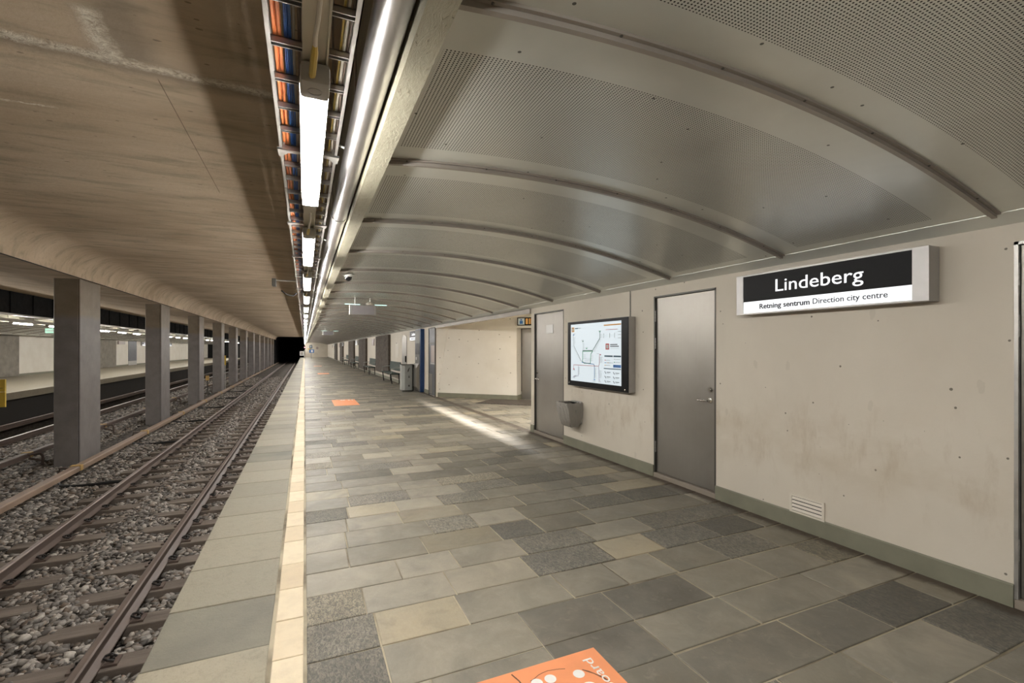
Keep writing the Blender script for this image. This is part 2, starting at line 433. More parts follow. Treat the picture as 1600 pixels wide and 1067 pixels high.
# ------------------------------------------------------------------ mesh builder
class MB:
    def __init__(s):
        s.v, s.f = [], []
        s.mi = []
        s.cur = 0

    def add(s, vs, fs):
        k = len(s.v)
        s.v += [tuple(p) for p in vs]
        s.f += [tuple(i + k for i in f) for f in fs]
        s.mi += [s.cur] * len(fs)
        return s

    def box(s, x0, x1, y0, y1, z0, z1, c=0.0):
        if c <= 0:
            vs = [(x, y, z) for z in (z0, z1) for y in (y0, y1) for x in (x0, x1)]
            return s.add(vs, [(0, 2, 3, 1), (4, 5, 7, 6), (0, 1, 5, 4), (2, 6, 7, 3), (0, 4, 6, 2), (1, 3, 7, 5)])
        # chamfer all vertical & top edges: hull of inset boxes through bmesh
        import bmesh
        bm = bmesh.new()
        bmesh.ops.create_cube(bm, size=1.0)
        for v in bm.verts:
            v.co = Vector(((x0 + x1) / 2 + v.co.x * (x1 - x0), (y0 + y1) / 2 + v.co.y * (y1 - y0), (z0 + z1) / 2 + v.co.z * (z1 - z0)))
        bmesh.ops.bevel(bm, geom=bm.edges[:], offset=c, segments=2, affect='EDGES', profile=0.6)
        s.add([v.co[:] for v in bm.verts], [[v.index for v in f.verts] for f in bm.faces])
        bm.free()
        return s

    def prism(s, prof, a, b, axis='y'):
        """closed outline of (p, q) pairs swept between a and b along the axis; x: (y,z) y: (x,z) z: (x,y)"""
        n = len(prof)
        def pt(p, t):
            return {'x': (t, p[0], p[1]), 'y': (p[0], t, p[1]), 'z': (p[0], p[1], t)}[axis]
        vs = [pt(p, a) for p in prof] + [pt(p, b) for p in prof]
        fs = [(i, (i + 1) % n, n + (i + 1) % n, n + i) for i in range(n)]
        fs += [tuple(range(n))[::-1], tuple(range(n, 2 * n))]
        return s.add(vs, fs)

    def sweep(s, path, r, n=8, cap=True, sy=1.0):
        """round tube along points; r number or list"""
        P = [Vector(p) for p in path]
        R = r if isinstance(r, (list, tuple)) else [r] * len(P)
        up = Vector((0, 0, 1))
        if abs((P[-1] - P[0]).normalized().dot(up)) > 0.9:
            up = Vector((0, 1, 0))
        vs, fs = [], []
        for i, p in enumerate(P):
            d = (P[min(i + 1, len(P) - 1)] - P[max(i - 1, 0)])
            d = d.normalized() if d.length > 1e-9 else Vector((0, 1, 0))
            u_ = up if abs(d.dot(up)) < 0.95 else Vector((1, 0, 0))
            a = d.cross(u_).normalized()
            b = a.cross(d).normalized()
            for k in range(n):
                t_ = 2 * PI * k / n
                vs.append(p + a * math.cos(t_) * R[i] + b * math.sin(t_) * R[i] * sy)
        for i in range(len(P) - 1):
            for k in range(n):
                fs.append((i * n + k, i * n + (k + 1) % n, (i + 1) * n + (k + 1) % n, (i + 1) * n + k))
        if cap:
            fs.append(tuple(range(n))[::-1])
            fs.append(tuple((len(P) - 1) * n + k for k in range(n)))
        return s.add(vs, fs)

    def lathe(s, c, prof, n=16, axis='z'):
        """profile of (radius, height) around c"""
        vs, fs = [], []
        for (r, h) in prof:
            for k in range(n):
                t_ = 2 * PI * k / n
                a, b = r * math.cos(t_), r * math.sin(t_)
                vs.append({'z': (c[0] + a, c[1] + b, c[2] + h), 'x': (c[0] + h, c[1] + a, c[2] + b), 'y': (c[0] + a, c[1] + h, c[2] + b)}[axis])
        m = len(prof)
        for i in range(m - 1):
            for k in range(n):
                fs.append((i * n + k, i * n + (k + 1) % n, (i + 1) * n + (k + 1) % n, (i + 1) * n + k))
        fs.append(tuple(range(n))[::-1])
        fs.append(tuple((m - 1) * n + k for k in range(n)))
        return s.add(vs, fs)

    def mesh(s, name, mats, smooth=False):
        me = bpy.data.meshes.new(name)
        me.from_pydata(s.v, [], s.f)
        for m in (mats if isinstance(mats, (list, tuple)) else [mats]):
            me.materials.append(m)
        if isinstance(mats, (list, tuple)):
            me.polygons.foreach_set('material_index', s.mi)
        import bmesh
        bm = bmesh.new()
        bm.from_mesh(me)
        bmesh.ops.recalc_face_normals(bm, faces=bm.faces[:])
        bm.to_mesh(me)
        bm.free()
        if smooth:
            me.polygons.foreach_set('use_smooth', [True] * len(me.polygons))
            me.set_sharp_from_angle(angle=0.7)
        return me

    def build(s, name, mats, parent=None, smooth=False, world=True):
        """world=True: coordinates are world coordinates, moved into the parent's frame"""
        me = s.mesh(name, mats, smooth)
        o = bpy.data.objects.new(name, me)
        C.objects.link(o)
        if parent is not None:
            o.parent = parent
            if world:
                p = parent
                off = Vector((0, 0, 0))
                while p is not None:
                    off += p.location
                    p = p.parent
                me.transform(Matrix.Translation(-off))
        else:
            vv = np.array(s.v)
            c = (vv.min(0) + vv.max(0)) / 2
            c[2] = vv[:, 2].min()
            me.transform(Matrix.Translation(-Vector(c)))
            o.location = c
        return o


def tag(o, label=None, cat=None, group=None, kind=None):
    if label: o['label'] = label
    if cat: o['category'] = cat
    if group: o['group'] = group
    if kind: o['kind'] = kind
    return o


def thing(name, loc, label=None, cat=None, group=None, kind=None):
    o = bpy.data.objects.new(name, None)
    o.empty_display_size = 0.1
    C.objects.link(o)
    o.location = loc
    return tag(o, label, cat, group, kind)


def struct(o, label=None):
    o['kind'] = 'structure'
    if label: o['label'] = label
    return o


def copy_tree(src, parent=None):
    c = src.copy()
    C.objects.link(c)
    if parent is not None:
        c.parent = parent
    for ch in list(src.children):
        copy_tree(ch, c)
    return c


def text_mesh(body, width, cap, bold=0.0, spacing=1.0):
    """flat lettering mesh in local xy, left end at x=0, baseline y=0, sized to the width and capital height"""
    cu = bpy.data.curves.new('t', 'FONT')
    cu.body = body
    cu.size = 1.0
    cu.offset = bold
    cu.extrude = 0.004
    cu.space_character = spacing
    cu.resolution_u = 3
    ob = bpy.data.objects.new('t', cu)
    C.objects.link(ob)
    dg = bpy.context.evaluated_depsgraph_get()
    me = bpy.data.meshes.new_from_object(ob.evaluated_get(dg))
    bpy.data.objects.remove(ob)
    bpy.data.curves.remove(cu)
    n = len(me.vertices)
    co = np.empty(n * 3)
    me.vertices.foreach_get('co', co)
    co = co.reshape(-1, 3)
    x0, x1 = co[:, 0].min(), co[:, 0].max()
    co[:, 0] = (co[:, 0] - x0) * (width / (x1 - x0))
    co[:, 1] *= cap / 0.73
    co[:, 2] *= 0.3
    me.vertices.foreach_set('co', co.ravel())
    me.update()
    return me


WALL_ROT = Matrix(((0, 0, -1), (-1, 0, 0), (0, 1, 0)))        # text on a wall seen from the track (faces -x)
FACE_PLUS = Matrix(((0, 0, 1), (1, 0, 0), (0, 1, 0)))          # faces +x


def put_text(body, loc, width, cap, mat, parent, rot=WALL_ROT, bold=0.0, name='lettering', spacing=1.0):
    me = text_mesh(body, width, cap, bold, spacing)
    me.materials.append(mat)
    o = bpy.data.objects.new(name, me)
    C.objects.link(o)
    m = rot.to_4x4()
    p, off = parent, Vector((0, 0, 0))
    while p is not None:
        off += p.location
        p = p.parent
    m.translation = Vector(loc) - off
    o.parent = parent
    me.transform(m)
    return o


# ------------------------------------------------------------------ dimensions of the place
XW = 3.89           # platform wall
XE = -0.73          # platform edge
YB, YF = -7.0, 93.0
ZW = 2.32           # top of the platform wall
ZC = 3.70           # concrete soffit over the tracks
ZR = -0.95          # rail top
ZB = -1.20          # ballast
NY0, NY1 = 7.93, 14.87   # side passage opening
R_V, XV, ZV = 9.1, 1.35, 2.70


def vault(x):
    return ZV - R_V + math.sqrt(R_V * R_V - (x - XV) ** 2)


# ------------------------------------------------------------------ platform floor
def tile_floor(name, tiles, mat, gap, ztop, depth, grout=None, attrs=('tone', 'rough', 'warm')):
    """tiles: list of (x0,x1,y0,y1,tone,rough,warm)"""
    v, f, A = [], [], {k: [] for k in attrs}
    for (x0, x1, y0, y1, to, ro, wa) in tiles:
        k = len(v)
        g = gap / 2 + (0.0028 if x0 > 1.3 else 0)
        dz = rnd.uniform(-0.0012, 0.0012)
        j = lambda: rnd.uniform(-0.002, 0.002)
        b = 0.004
        q = [(x0 + g + j(), y0 + g + j()), (x1 - g + j(), y0 + g + j()), (x1 - g + j(), y1 - g + j()), (x0 + g + j(), y1 - g + j())]
        cx, cy = (x0 + x1) / 2, (y0 + y1) / 2
        v += [(a, c, ztop - depth) for a, c in q]
        v += [(a, c, ztop + dz - b * 0.6) for a, c in q]
        v += [(a + (b if a < cx else -b), c + (b if c < cy else -b), ztop + dz) for a, c in q]
        fs = [(8, 9, 10, 11)] + [(i, (i + 1) % 4, 4 + (i + 1) % 4, 4 + i) for i in range(4)] + [(4 + i, 4 + (i + 1) % 4, 8 + (i + 1) % 4, 8 + i) for i in range(4)]
        f += [tuple(i + k for i in t) for t in fs]
        for a, val in zip(('tone', 'rough', 'warm'), (to, ro, wa)):
            if a in A:
                A[a] += [val] * len(fs)
    me = bpy.data.meshes.new(name)
    me.from_pydata(v, [], f)
    me.materials.append(mat)
    for a in A:
        at = me.attributes.new(a, 'FLOAT', 'FACE')
        at.data.foreach_set('value', A[a])
    o = bpy.data.objects.new(name, me)
    C.objects.link(o)
    return struct(o)


tiles = []
y = 2.604 - 0.335 * 30
while y < YF:
    h = 0.335 + rnd.uniform(-0.015, 0.015)
    xend = 8.8 if NY0 - 0.1 < y < 15.2 else XW + 0.03
    x = 0.006
    first = True
    while x < xend - 0.02:
        w = rnd.choice((0.42, 0.48, 0.55, 0.6, 0.66, 0.74)) * rnd.uniform(0.93, 1.07)
        if first:
            w *= rnd.uniform(0.45, 1.0)
            first = False
        x1 = x + w
        if xend - x1 < 0.2:
            x1 = xend
        to = min(1, max(0, rnd.gauss(0.36, 0.24)))
        # stone tone is lowered in steps towards the wall
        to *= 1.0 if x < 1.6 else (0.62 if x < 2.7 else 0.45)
        ro = 1.0 if rnd.random() < 0.24 else rnd.uniform(0, 0.12)
        wa = rnd.uniform(0.5, 1.0) if rnd.random() < 0.10 else rnd.uniform(0, 0.2)
        tiles.append((x, x1, y, y + h, to, ro, wa))
        x = x1
    y += h
o = tile_floor('floor', tiles, M['slate'], 0.009, 0.0, 0.03)
tiles = []
y = 2.82 - 0.573 * 17
while y < YF:
    h = 0.573 * rnd.uniform(0.97, 1.03)
    tiles.append((XE, -0.165, y, y + h, min(1, max(0, rnd.gauss(0.45, 0.28))), 0, 0))
    y += h
tile_floor('floor_kerb', tiles, M['kerb'], 0.008, 0.0, 0.2)
tiles = []
y = 2.577 - 0.38 * 25
while y < YF:
    h = 0.38 * rnd.choice((0.93, 0.97, 1.0, 1.15))
    tiles.append((-0.152, -0.003, y, y + h, rnd.random(), 0, 0))
    y += h
tile_floor('floor_warning_strip', tiles, M['cream'], 0.007, 0.001, 0.03)
b = MB()
b.box(XE + 0.02, XW + 0.25, YB, YF + 0.3, -0.30, -0.007)
b.box(XW + 0.25, 8.9, 7.6, 15.6, -0.30, -0.007)
struct(b.build('floor_grout', M['grout']))
b = MB()
b.box(-0.30, 0.6, YB, YF, -1.35, -0.30)
b.box(XE + 0.01, XE + 0.06, YB, YF, -0.25, -0.05)
struct(b.build('wall_platform_base', M['dark']))


# ------------------------------------------------------------------ wall_right with its doors
DOORS = [(0.42, 1.365, 2.19), (3.598, 4.541, 2.185), (6.72, 7.80, 2.20)]     # y0, y1, top


def wall_run(name, y0, y1, openings, x0=XW, x1=4.08, z1=2.62, mat='wall'):
    b = MB()
    ys = y0
    for (a, c, top) in openings:
        b.box(x0, x1, ys, a, -0.01, z1)
        b.box(x0, x1, a, c, top, z1)
        b.box(x0 + 0.15, x1, a, c, -0.01, top)
        ys = c
    b.box(x0, x1, ys, y1, -0.01, z1)
    return struct(b.build(name, M[mat]))


wall_run('wall_right', YB, NY0, DOORS)
wall_run('wall_right_far', NY1, YF, [])
b = MB()
b.box(XW - 0.005, XW + 0.19, NY0, NY1, 2.225, 2.62)
struct(b.build('wall_lintel', M['wall']))
b = MB()
b.box(XW - 0.035, XW - 0.005, NY0, NY1, 2.215, 2.30)
struct(b.build('trim_lintel', M['rib']))


def skirting(name, y0, y1):
    b = MB()
    b.prism([(XW - 0.014, 0.0), (XW + 0.001, 0.0), (XW + 0.001, 0.14), (XW - 0.008, 0.14), (XW - 0.014, 0.132)], y0, y1)
    struct(b.build(name, M['base']))


for i, (a, c) in enumerate(((YB, 0.42), (1.365, 3.598), (4.541, 6.72), (7.80, NY0 + 0.01), (NY1, 14.95), (15.78, 93.0))):
    skirting('baseboard_right' + ('' if i == 0 else '_%d' % (i + 1)), a, c)
b = MB()
b.box(XW - 0.01, XW + 0.2, NY0 - 0.0, NY0 + 0.012, 0, 0.14)
struct(b.build('baseboard_corner', M['base']))


def steel_door(n, y0, y1, top, handle_y, hinge_y, hinge_zs, label, sign=False, lever=1):
    """flush steel door in the right wall"""
    d = thing('door_%d' % n, (XW + 0.03, (y0 + y1) / 2, 0.0), label, None, None, 'structure')
    b = MB()
    b.box(XW + 0.022, XW + 0.06, y0 + 0.022, y1 - 0.022, 0.062, top - 0.022, 0.002)
    leaf = b.build('door_leaf', M['steel'], d)
    b = MB()
    for (a, c, e, f) in ((y0, y0 + 0.018, 0.05, top), (y1 - 0.018, y1, 0.05, top), (y0, y1, top - 0.018, top)):
        b.box(XW - 0.003, XW + 0.07, a, c, e, f)
    b.build('door_frame', M['darkmetal'] if n != 1 else M['galv'], d)
    b = MB()
    b.box(XW - 0.012, XW + 0.08, y0 + 0.003, y1 - 0.003, 0.0, 0.055, 0.006)
    b.build('door_sill', M['sill'], d)
    for hz in hinge_zs:
        b = MB()
        for k in range(4):
            b.lathe((XW + 0.008, hinge_y, hz + k * 0.034), [(0.009, 0), (0.0095, 0.002), (0.0095, 0.029), (0.009, 0.031)], 10)
        b.build('hinge', M['galv'], d, True)
    if handle_y is not None:
        hz = 1.005
        b = MB()
        b.lathe((XW + 0.022, handle_y, hz), [(0.026, 0), (0.026, -0.008), (0.012, -0.010), (0.011, -0.045)], 16, 'x')
        s = lever
        b.sweep([(XW - 0.023, handle_y, hz), (XW - 0.026, handle_y + s * 0.02, hz), (XW - 0.026, handle_y + s * 0.07, hz - 0.002), (XW - 0.022, handle_y + s * 0.135, hz - 0.004)],
                [0.011, 0.011, 0.010, 0.007], 10)
        b.build('door_handle', M['chrome'], leaf, True)
        b = MB()
        b.lathe((XW + 0.022, handle_y, hz + 0.115), [(0.027, 0), (0.027, -0.012), (0.024, -0.017), (0.013, -0.017), (0.012, -0.022), (0.004, -0.022)], 16, 'x')
        b.build('lock', M['chrome'], leaf, True)
    if sign:
        b = MB()
        b.box(XW + 0.017, XW + 0.023, 7.12, 7.36, 1.82, 1.97, 0.002)
        b.build('door_plate', M['alu'], leaf)
    return d


steel_door(1, *DOORS[0], None, 1.352, (0.28, 1.62, 1.93), 'steel door with exposed hinges at the right edge, nearest door')
steel_door(2, *DOORS[1], 3.69, 4.527, (0.30, 1.55, 1.88), 'steel door between the lit map and the name sign')
steel_door(3, *DOORS[2], 7.70, 6.733, (), 'steel door with a small plate, beside the side passage', True, -1)

# ------------------------------------------------------------------ side passage
e = Vector((0.717, -0.697, 0))
nn = Vector((0.697, 0.717, 0))
A0 = Vector((XW + 0.04, NY1, 0))


def onw(s, d=0.0, z=0.0):
    p = A0 + e * s + nn * d
    return (p.x, p.y, z)


b = MB()
H2 = 2.62
top_s = 0.42
b.add([(XW + 0.0, NY1, 0), (XW + 0.0, NY1, H2), onw(0.0, 0, 0), onw(top_s, 0.05, H2)], [(0, 1, 3, 2)])
b.add([onw(0.0), onw(2.72), onw(2.72, 0.05, H2), onw(top_s, 0.05, H2)], [(0, 1, 2, 3)])
b.add([onw(2.72, 0, 2.18), onw(3.95, 0, 2.18), onw(3.95, 0.05, H2), onw(2.72, 0.05, H2)], [(0, 1, 2, 3)])
b.add([onw(2.72), onw(2.72, 0.4), onw(2.72, 0.4, 2.18), onw(2.72, 0, 2.18)], [(0, 1, 2, 3)])
b.add([onw(2.72, 0, 2.18), onw(2.72, 0.4, 2.18), onw(3.95, 0.4, 2.18), onw(3.95, 0, 2.18)], [(0, 1, 2, 3)])
b.add([onw(3.95), onw(3.95, 0.4), onw(3.95, 0.4, 2.18), onw(3.95, 0, 2.18)], [(0, 1, 2, 3)])
b.add([onw(3.95), onw(6.6), onw(6.6, 0.05, H2), onw(3.95, 0.05, H2)], [(0, 1, 2, 3)])
struct(b.build('wall_passage', M['niche']))
b = MB()
b.box(XW + 0.19, 8.75, 7.60, 7.80, 0, H2)
b.box(8.6, 8.8, 7.8, 10.6, 0, H2)
struct(b.build('wall_passage_side', M['niche']))
b = MB()
b.box(XW + 0.19, 8.9, 7.6, 15.6, H2, H2 + 0.1)
struct(b.build('ceiling_passage', M['niche']))
b = MB()
for (s0, s1, d0) in ((0.0, 2.72, 0.0),):
    q = [onw(s0, -0.012), onw(s1, -0.012), onw(s1, 0.01), onw(s0, 0.01)]
    b.add(q + [(p[0], p[1], 0.14) for p in q], [(0, 1, 2, 3), (4, 5, 6, 7), (0, 1, 5, 4), (1, 2, 6, 5), (2, 3, 7, 6), (3, 0, 4, 7)])
q = [onw(2.735, 0.0), onw(2.735, 0.4), onw(2.715, 0.4), onw(2.715, 0.0)]
b.add(q + [(p[0], p[1], 0.14) for p in q], [(0, 1, 2, 3), (4, 5, 6, 7), (0, 1, 5, 4), (1, 2, 6, 5), (2, 3, 7, 6), (3, 0, 4, 7)])
struct(b.build('baseboard_passage', M['base']))
d = thing('door_4', onw(3.3, 0.4), 'steel lift door set back in the white passage wall', None, None, 'structure')
b = MB()
for (s0, s1) in ((2.75, 3.33), (3.34, 3.93)):
    q = [onw(s0, 0.37), onw(s1, 0.37), onw(s1, 0.41), onw(s0, 0.41)]
    b.add(q + [(p[0], p[1], 2.17) for p in q], [(0, 1, 2, 3), (4, 5, 6, 7), (0, 1, 5, 4), (1, 2, 6, 5), (2, 3, 7, 6), (3, 0, 4, 7)])
b.build('door_leaf', M['steel'], d)
# floor grating before it
g = thing('floor_grating', onw(3.2, -0.7, 0.0), 'dark slatted entrance mat let into the passage floor', 'mat')
b = MB()
for k in range(26):
    s0 = 1.95 + k * 0.1
    q = [onw(s0, -1.15, 0.001), onw(s0 + 0.07, -1.15, 0.001), onw(s0 + 0.07, -0.05, 0.001), onw(s0, -0.05, 0.001)]
    b.add(q + [(p[0], p[1], 0.012) for p in q], [(0, 1, 2, 3), (4, 5, 6, 7), (0, 1, 5, 4), (1, 2, 6, 5), (2, 3, 7, 6), (3, 0, 4, 7)])
b.build('slat', M['mat'], g)
b = MB()
q = [onw(1.9, -1.2, 0.0), onw(4.6, -1.2, 0.0), onw(4.6, -0.02, 0.0), onw(1.9, -0.02, 0.0)]
b.add(q + [(p[0], p[1], 0.006) for p in q], [(0, 1, 2, 3), (4, 5, 6, 7), (0, 1, 5, 4), (1, 2, 6, 5), (2, 3, 7, 6), (3, 0, 4, 7)])
b.build('mat_frame', M['blackp'], g)
# pictogram sign over it
s = thing('pictogram_sign', onw(2.95, -0.05, 2.27), 'small dark sign with blue and orange pictograms above the passage doorway', 'sign')
def wq(b, s0, s1, d0, d1, z0, z1):
    q = [onw(s0, d0, z0), onw(s1, d0, z0), onw(s1, d1, z0), onw(s0, d1, z0)]
    b.add(q + [(p[0], p[1], z1) for p in q], [(0, 1, 2, 3), (4, 5, 6, 7), (0, 1, 5, 4), (1, 2, 6, 5), (2, 3, 7, 6), (3, 0, 4, 7)])
    return b
wq(MB(), 2.76, 3.50, -0.08, 0.0, 2.25, 2.49).build('sign_box', M['blackp'], s)
wq(MB(), 2.79, 2.99, -0.085, -0.079, 2.275, 2.465).build('sign_panel', M['m_pale'], s)
pb = wq(MB(), 2.84, 2.94, -0.089, -0.086, 2.30, 2.39)
wq(pb, 2.865, 2.915, -0.089, -0.086, 2.40, 2.44)
pb.build('pictogram', M['m_blue'], s)
pb = wq(MB(), 3.03, 3.10, -0.085, -0.079, 2.29, 2.455)
wq(pb, 3.13, 3.17, -0.085, -0.079, 2.29, 2.455)
wq(pb, 3.19, 3.24, -0.085, -0.079, 2.29, 2.455)
pb.build('pictogram', M['m_orange'], s)
# lamp in the passage (a ceiling fitting out of sight behind the near wall)
lp = thing('ceiling_lamp', (5.6, 9.6, H2), 'white ceiling lamp inside the side passage', 'lamp')
MB().box(5.5, 5.7, 8.9, 10.3, H2 - 0.06, H2, 0.01).build('lamp_body', M['white'], lp)
MB().box(5.515, 5.685, 8.92, 10.28, H2 - 0.075, H2 - 0.061).build('lamp_diffuser', glow('passage lamp lens', (1.0, 0.94, 0.85), 75.0), lp)
sl = thing('unseen_strip_lamp', (4.25, 10.2, H2), 'unseen louvred strip lamp put in behind the lintel for the light streak on the floor', 'lamp')
bd = Vector((-0.394, 0, -0.919)); bn = Vector((0.919, 0, -0.394)); bo = Vector((4.25, 0, 2.60))  # unseen lamp inferred from the floor streak; louvres shaped to narrow its light
for sgn in (-1, 1):
    q = []
    for (dd, nn_) in ((0, 0.022), (0.26, 0.022), (0.26, 0.028), (0, 0.028)):
        p = bo + bd * dd + bn * (sgn * nn_)
        q.append((p.x, p.z))
    b = MB(); b.prism(q, 8.05, 12.6); b.build('louvre', M['black'], sl)
MB().box(4.19, 4.31, 8.0, 12.65, 2.603, H2).build('lamp_body', M['white'], sl)
area('streak_light', (4.25, 10.32, 2.598), (0, math.atan2(0.394, 0.919), 0), 0.038, 4.4, 85, (1.0, 0.95, 0.90), math.radians(110))  # area light added for the streak on the platform floor

# ------------------------------------------------------------------ vaulted sheet ceiling
def vault_strip(xs, y0, y1, zoff, thick):
    b = MB()
    n = len(xs)
    for yy in (y0, y1):
        for x in xs:
            b.v.append((x, yy, vault(x) + zoff))
        for x in xs:
            b.v.append((x, yy, vault(x) + zoff + thick))
    m = 2 * n
    for i in range(n - 1):
        for f in ((i, i + 1, m + i + 1, m + i), (n + i, n + i + 1, m + n + i + 1, m + n + i), (i, i + 1, n + i + 1, n + i), (m + i, m + i + 1, m + n + i + 1, m + n + i)):
            b.f.append(f)
            b.mi.append(0)
    for k in (0, n - 1):
        b.f.append((k, n + k, m + n + k, m + k))
        b.mi.append(0)
    return b


XS = [0.43 + (XW - 0.005 - 0.43) * i / 48 for i in range(49)]
RIB_Y = [1.42 + 1.38 * k for k in range(-6, 67) if 1.42 + 1.38 * k < YF - 0.3]


def vaulted(side):
    X_ = (lambda x: x) if side > 0 else (lambda x: -10.23 - x)
    def flip(o):
        if side < 0:
            o.scale.x = -1
            o.location.x = -10.23 - o.location.x
        return o
    suffix = '' if side > 0 else '_opposite'
    b = vault_strip(XS, YB, YF, 0.0, 0.02)
    o = b.mesh('ceiling', M['sheet'], True)
    ob = bpy.data.objects.new('ceiling' + suffix, o)
    C.objects.link(ob)
    flip(ob)
    struct(ob)
    rb = vault_strip([0.44 + (3.80 - 0.44) * i / 36 for i in range(37)], -0.030, 0.030, -0.011, 0.012)
    rb2 = vault_strip([0.44 + (3.80 - 0.44) * i / 36 for i in range(37)], -0.012, 0.012, -0.030, 0.022)
    rb.add(rb2.v, rb2.f)
    me = rb.mesh('trim_rib', M['rib'], True)
    sb = MB()
    for k in range(7):
        x = 0.55 + k * 0.5
        sb.lathe((x, -0.021, vault(x) - 0.011), [(0.006, 0), (0.006, -0.003), (0.003, -0.005)], 8)
    sme = sb.mesh('screws', M['darkmetal'])
    ys = RIB_Y if side > 0 else [y_ for y_ in RIB_Y if y_ > 18]
    for i, y_ in enumerate(ys):
        r = bpy.data.objects.new('trim_%d' % (i + 1 + (0 if side > 0 else 200)), me)
        C.objects.link(r)
        r.location = (0, y_, 0)
        flip(r)
        struct(r)
        if side > 0 and 0 < y_ < 7:
            s_ = bpy.data.objects.new('screws', sme)
            C.objects.link(s_)
            s_.parent = r
    # edge angle along the wall, worn beam along the track
    b = MB()
    b.prism([(3.80, vault(3.80) - 0.005), (XW - 0.001, ZW - 0.02), (XW - 0.001, ZW + 0.02), (3.80, vault(3.80) + 0.02)], YB, YF)
    ob = b.build('trim_edge' + suffix, M['sheet'])
    flip(ob)
    struct(ob)
    b = MB()
    b.prism([(0.338, 2.598), (0.435, 2.60), (0.435, 2.75), (0.435, ZC), (0.338, ZC)], YB, YF)
    ob = b.build('ceiling_beam' + suffix, M['worn'])
    flip(ob)
    struct(ob)


vaulted(1)
vaulted(-1)

# ------------------------------------------------------------------ concrete over the tracks
XP0, XP1 = -5.214, -4.74        # pillar faces
b = MB()
prof = [(0.333, ZC), (-4.13, ZC)]
for k in range(1, 11):
    a_ = PI / 2 * k / 10
    prof.append((-4.13 - 0.55 * math.sin(a_), ZC - 0.54 + 0.54 * math.cos(a_)))
prof += [(-5.25, 3.155), (-7.4, 3.42), (-9.94, ZC - 0.02), (-10.56, ZC), (-10.56, ZC + 0.3), (0.333, ZC + 0.3)]
n = len(prof)
YS = list(np.linspace(YB, YF, 2))
b.prism(prof, YB, YF)
o = b.build('ceiling_soffit', M['soffit'], None, True)
struct(o)
# thin dark drip edge where the cove meets the flat
b = MB()
b.box(-4.685, -4.655, YB, YF, 3.150, 3.160)
struct(b.build('trim_drip_edge', M['dark']))

# pillars
b = MB()
c_ = 0.018
w_, l_ = XP1 - XP0, 1.19
b.prism([(0, c_), (c_, 0), (w_ - 0.05, 0), (w_ - 0.045, 0.014), (w_ - 0.02, 0.014), (w_ - 0.012, 0.0), (w_, 0.012), (w_, l_ - c_), (w_ - c_, l_), (c_, l_), (0, l_ - c_)], -1.35, 3.17, 'z')
pme = b.mesh('concrete_pillar', M['pillar'])
pme.transform(Matrix.Translation((-w_ / 2, -l_ / 2, 1.35)))
names = ['nearest', 'second', 'third', 'fourth', 'fifth', 'sixth', 'seventh', 'eighth', 'ninth', 'tenth', 'eleventh', 'twelfth']
for k in range(-1, 12):
    p = bpy.data.objects.new('concrete_pillar', pme)
    C.objects.link(p)
    p.location = ((XP0 + XP1) / 2, 13.95 + 6.72 * k + l_ / 2, -1.35)
    if k < 0:
        tag(p, 'grey concrete pillar between the tracks, outside the left edge', 'pillar', 'pillars between the two tracks')
    else:
        tag(p, ('widest looking grey pillar, nearest of the row between the tracks' if k == 0 else 'grey concrete pillar between the tracks, %s from the camera' % names[k]), 'pillar', 'pillars between the two tracks')

# ------------------------------------------------------------------ track beds
b = MB()
def bed_z(x):
    z = ZB
    z += 0.10 * math.exp(-((x + 2.38) / 0.28) ** 2)
    if x < -3.7:
        z += 0.05
    if x > -1.15:
        z -= 0.02
    if x < -8.0:
        z -= 0.30
    return z


xs = [-10.2 + i * (10.2 - 0.25) / 60 for i in range(61)]
ys = [YB + i * (118 - YB) / 250 for i in range(251)]
for yy in ys:
    for x in xs:
        b.v.append((x, yy, bed_z(x) - 0.02 + rnd.uniform(-0.012, 0.012)))
for j in range(250):
    for i in range(60):
        b.f.append((j * 61 + i, j * 61 + i + 1, (j + 1) * 61 + i + 1, (j + 1) * 61 + i))
        b.mi.append(0)
o = b.build('floor_track_bed', M['bed'], None, True)
struct(o)


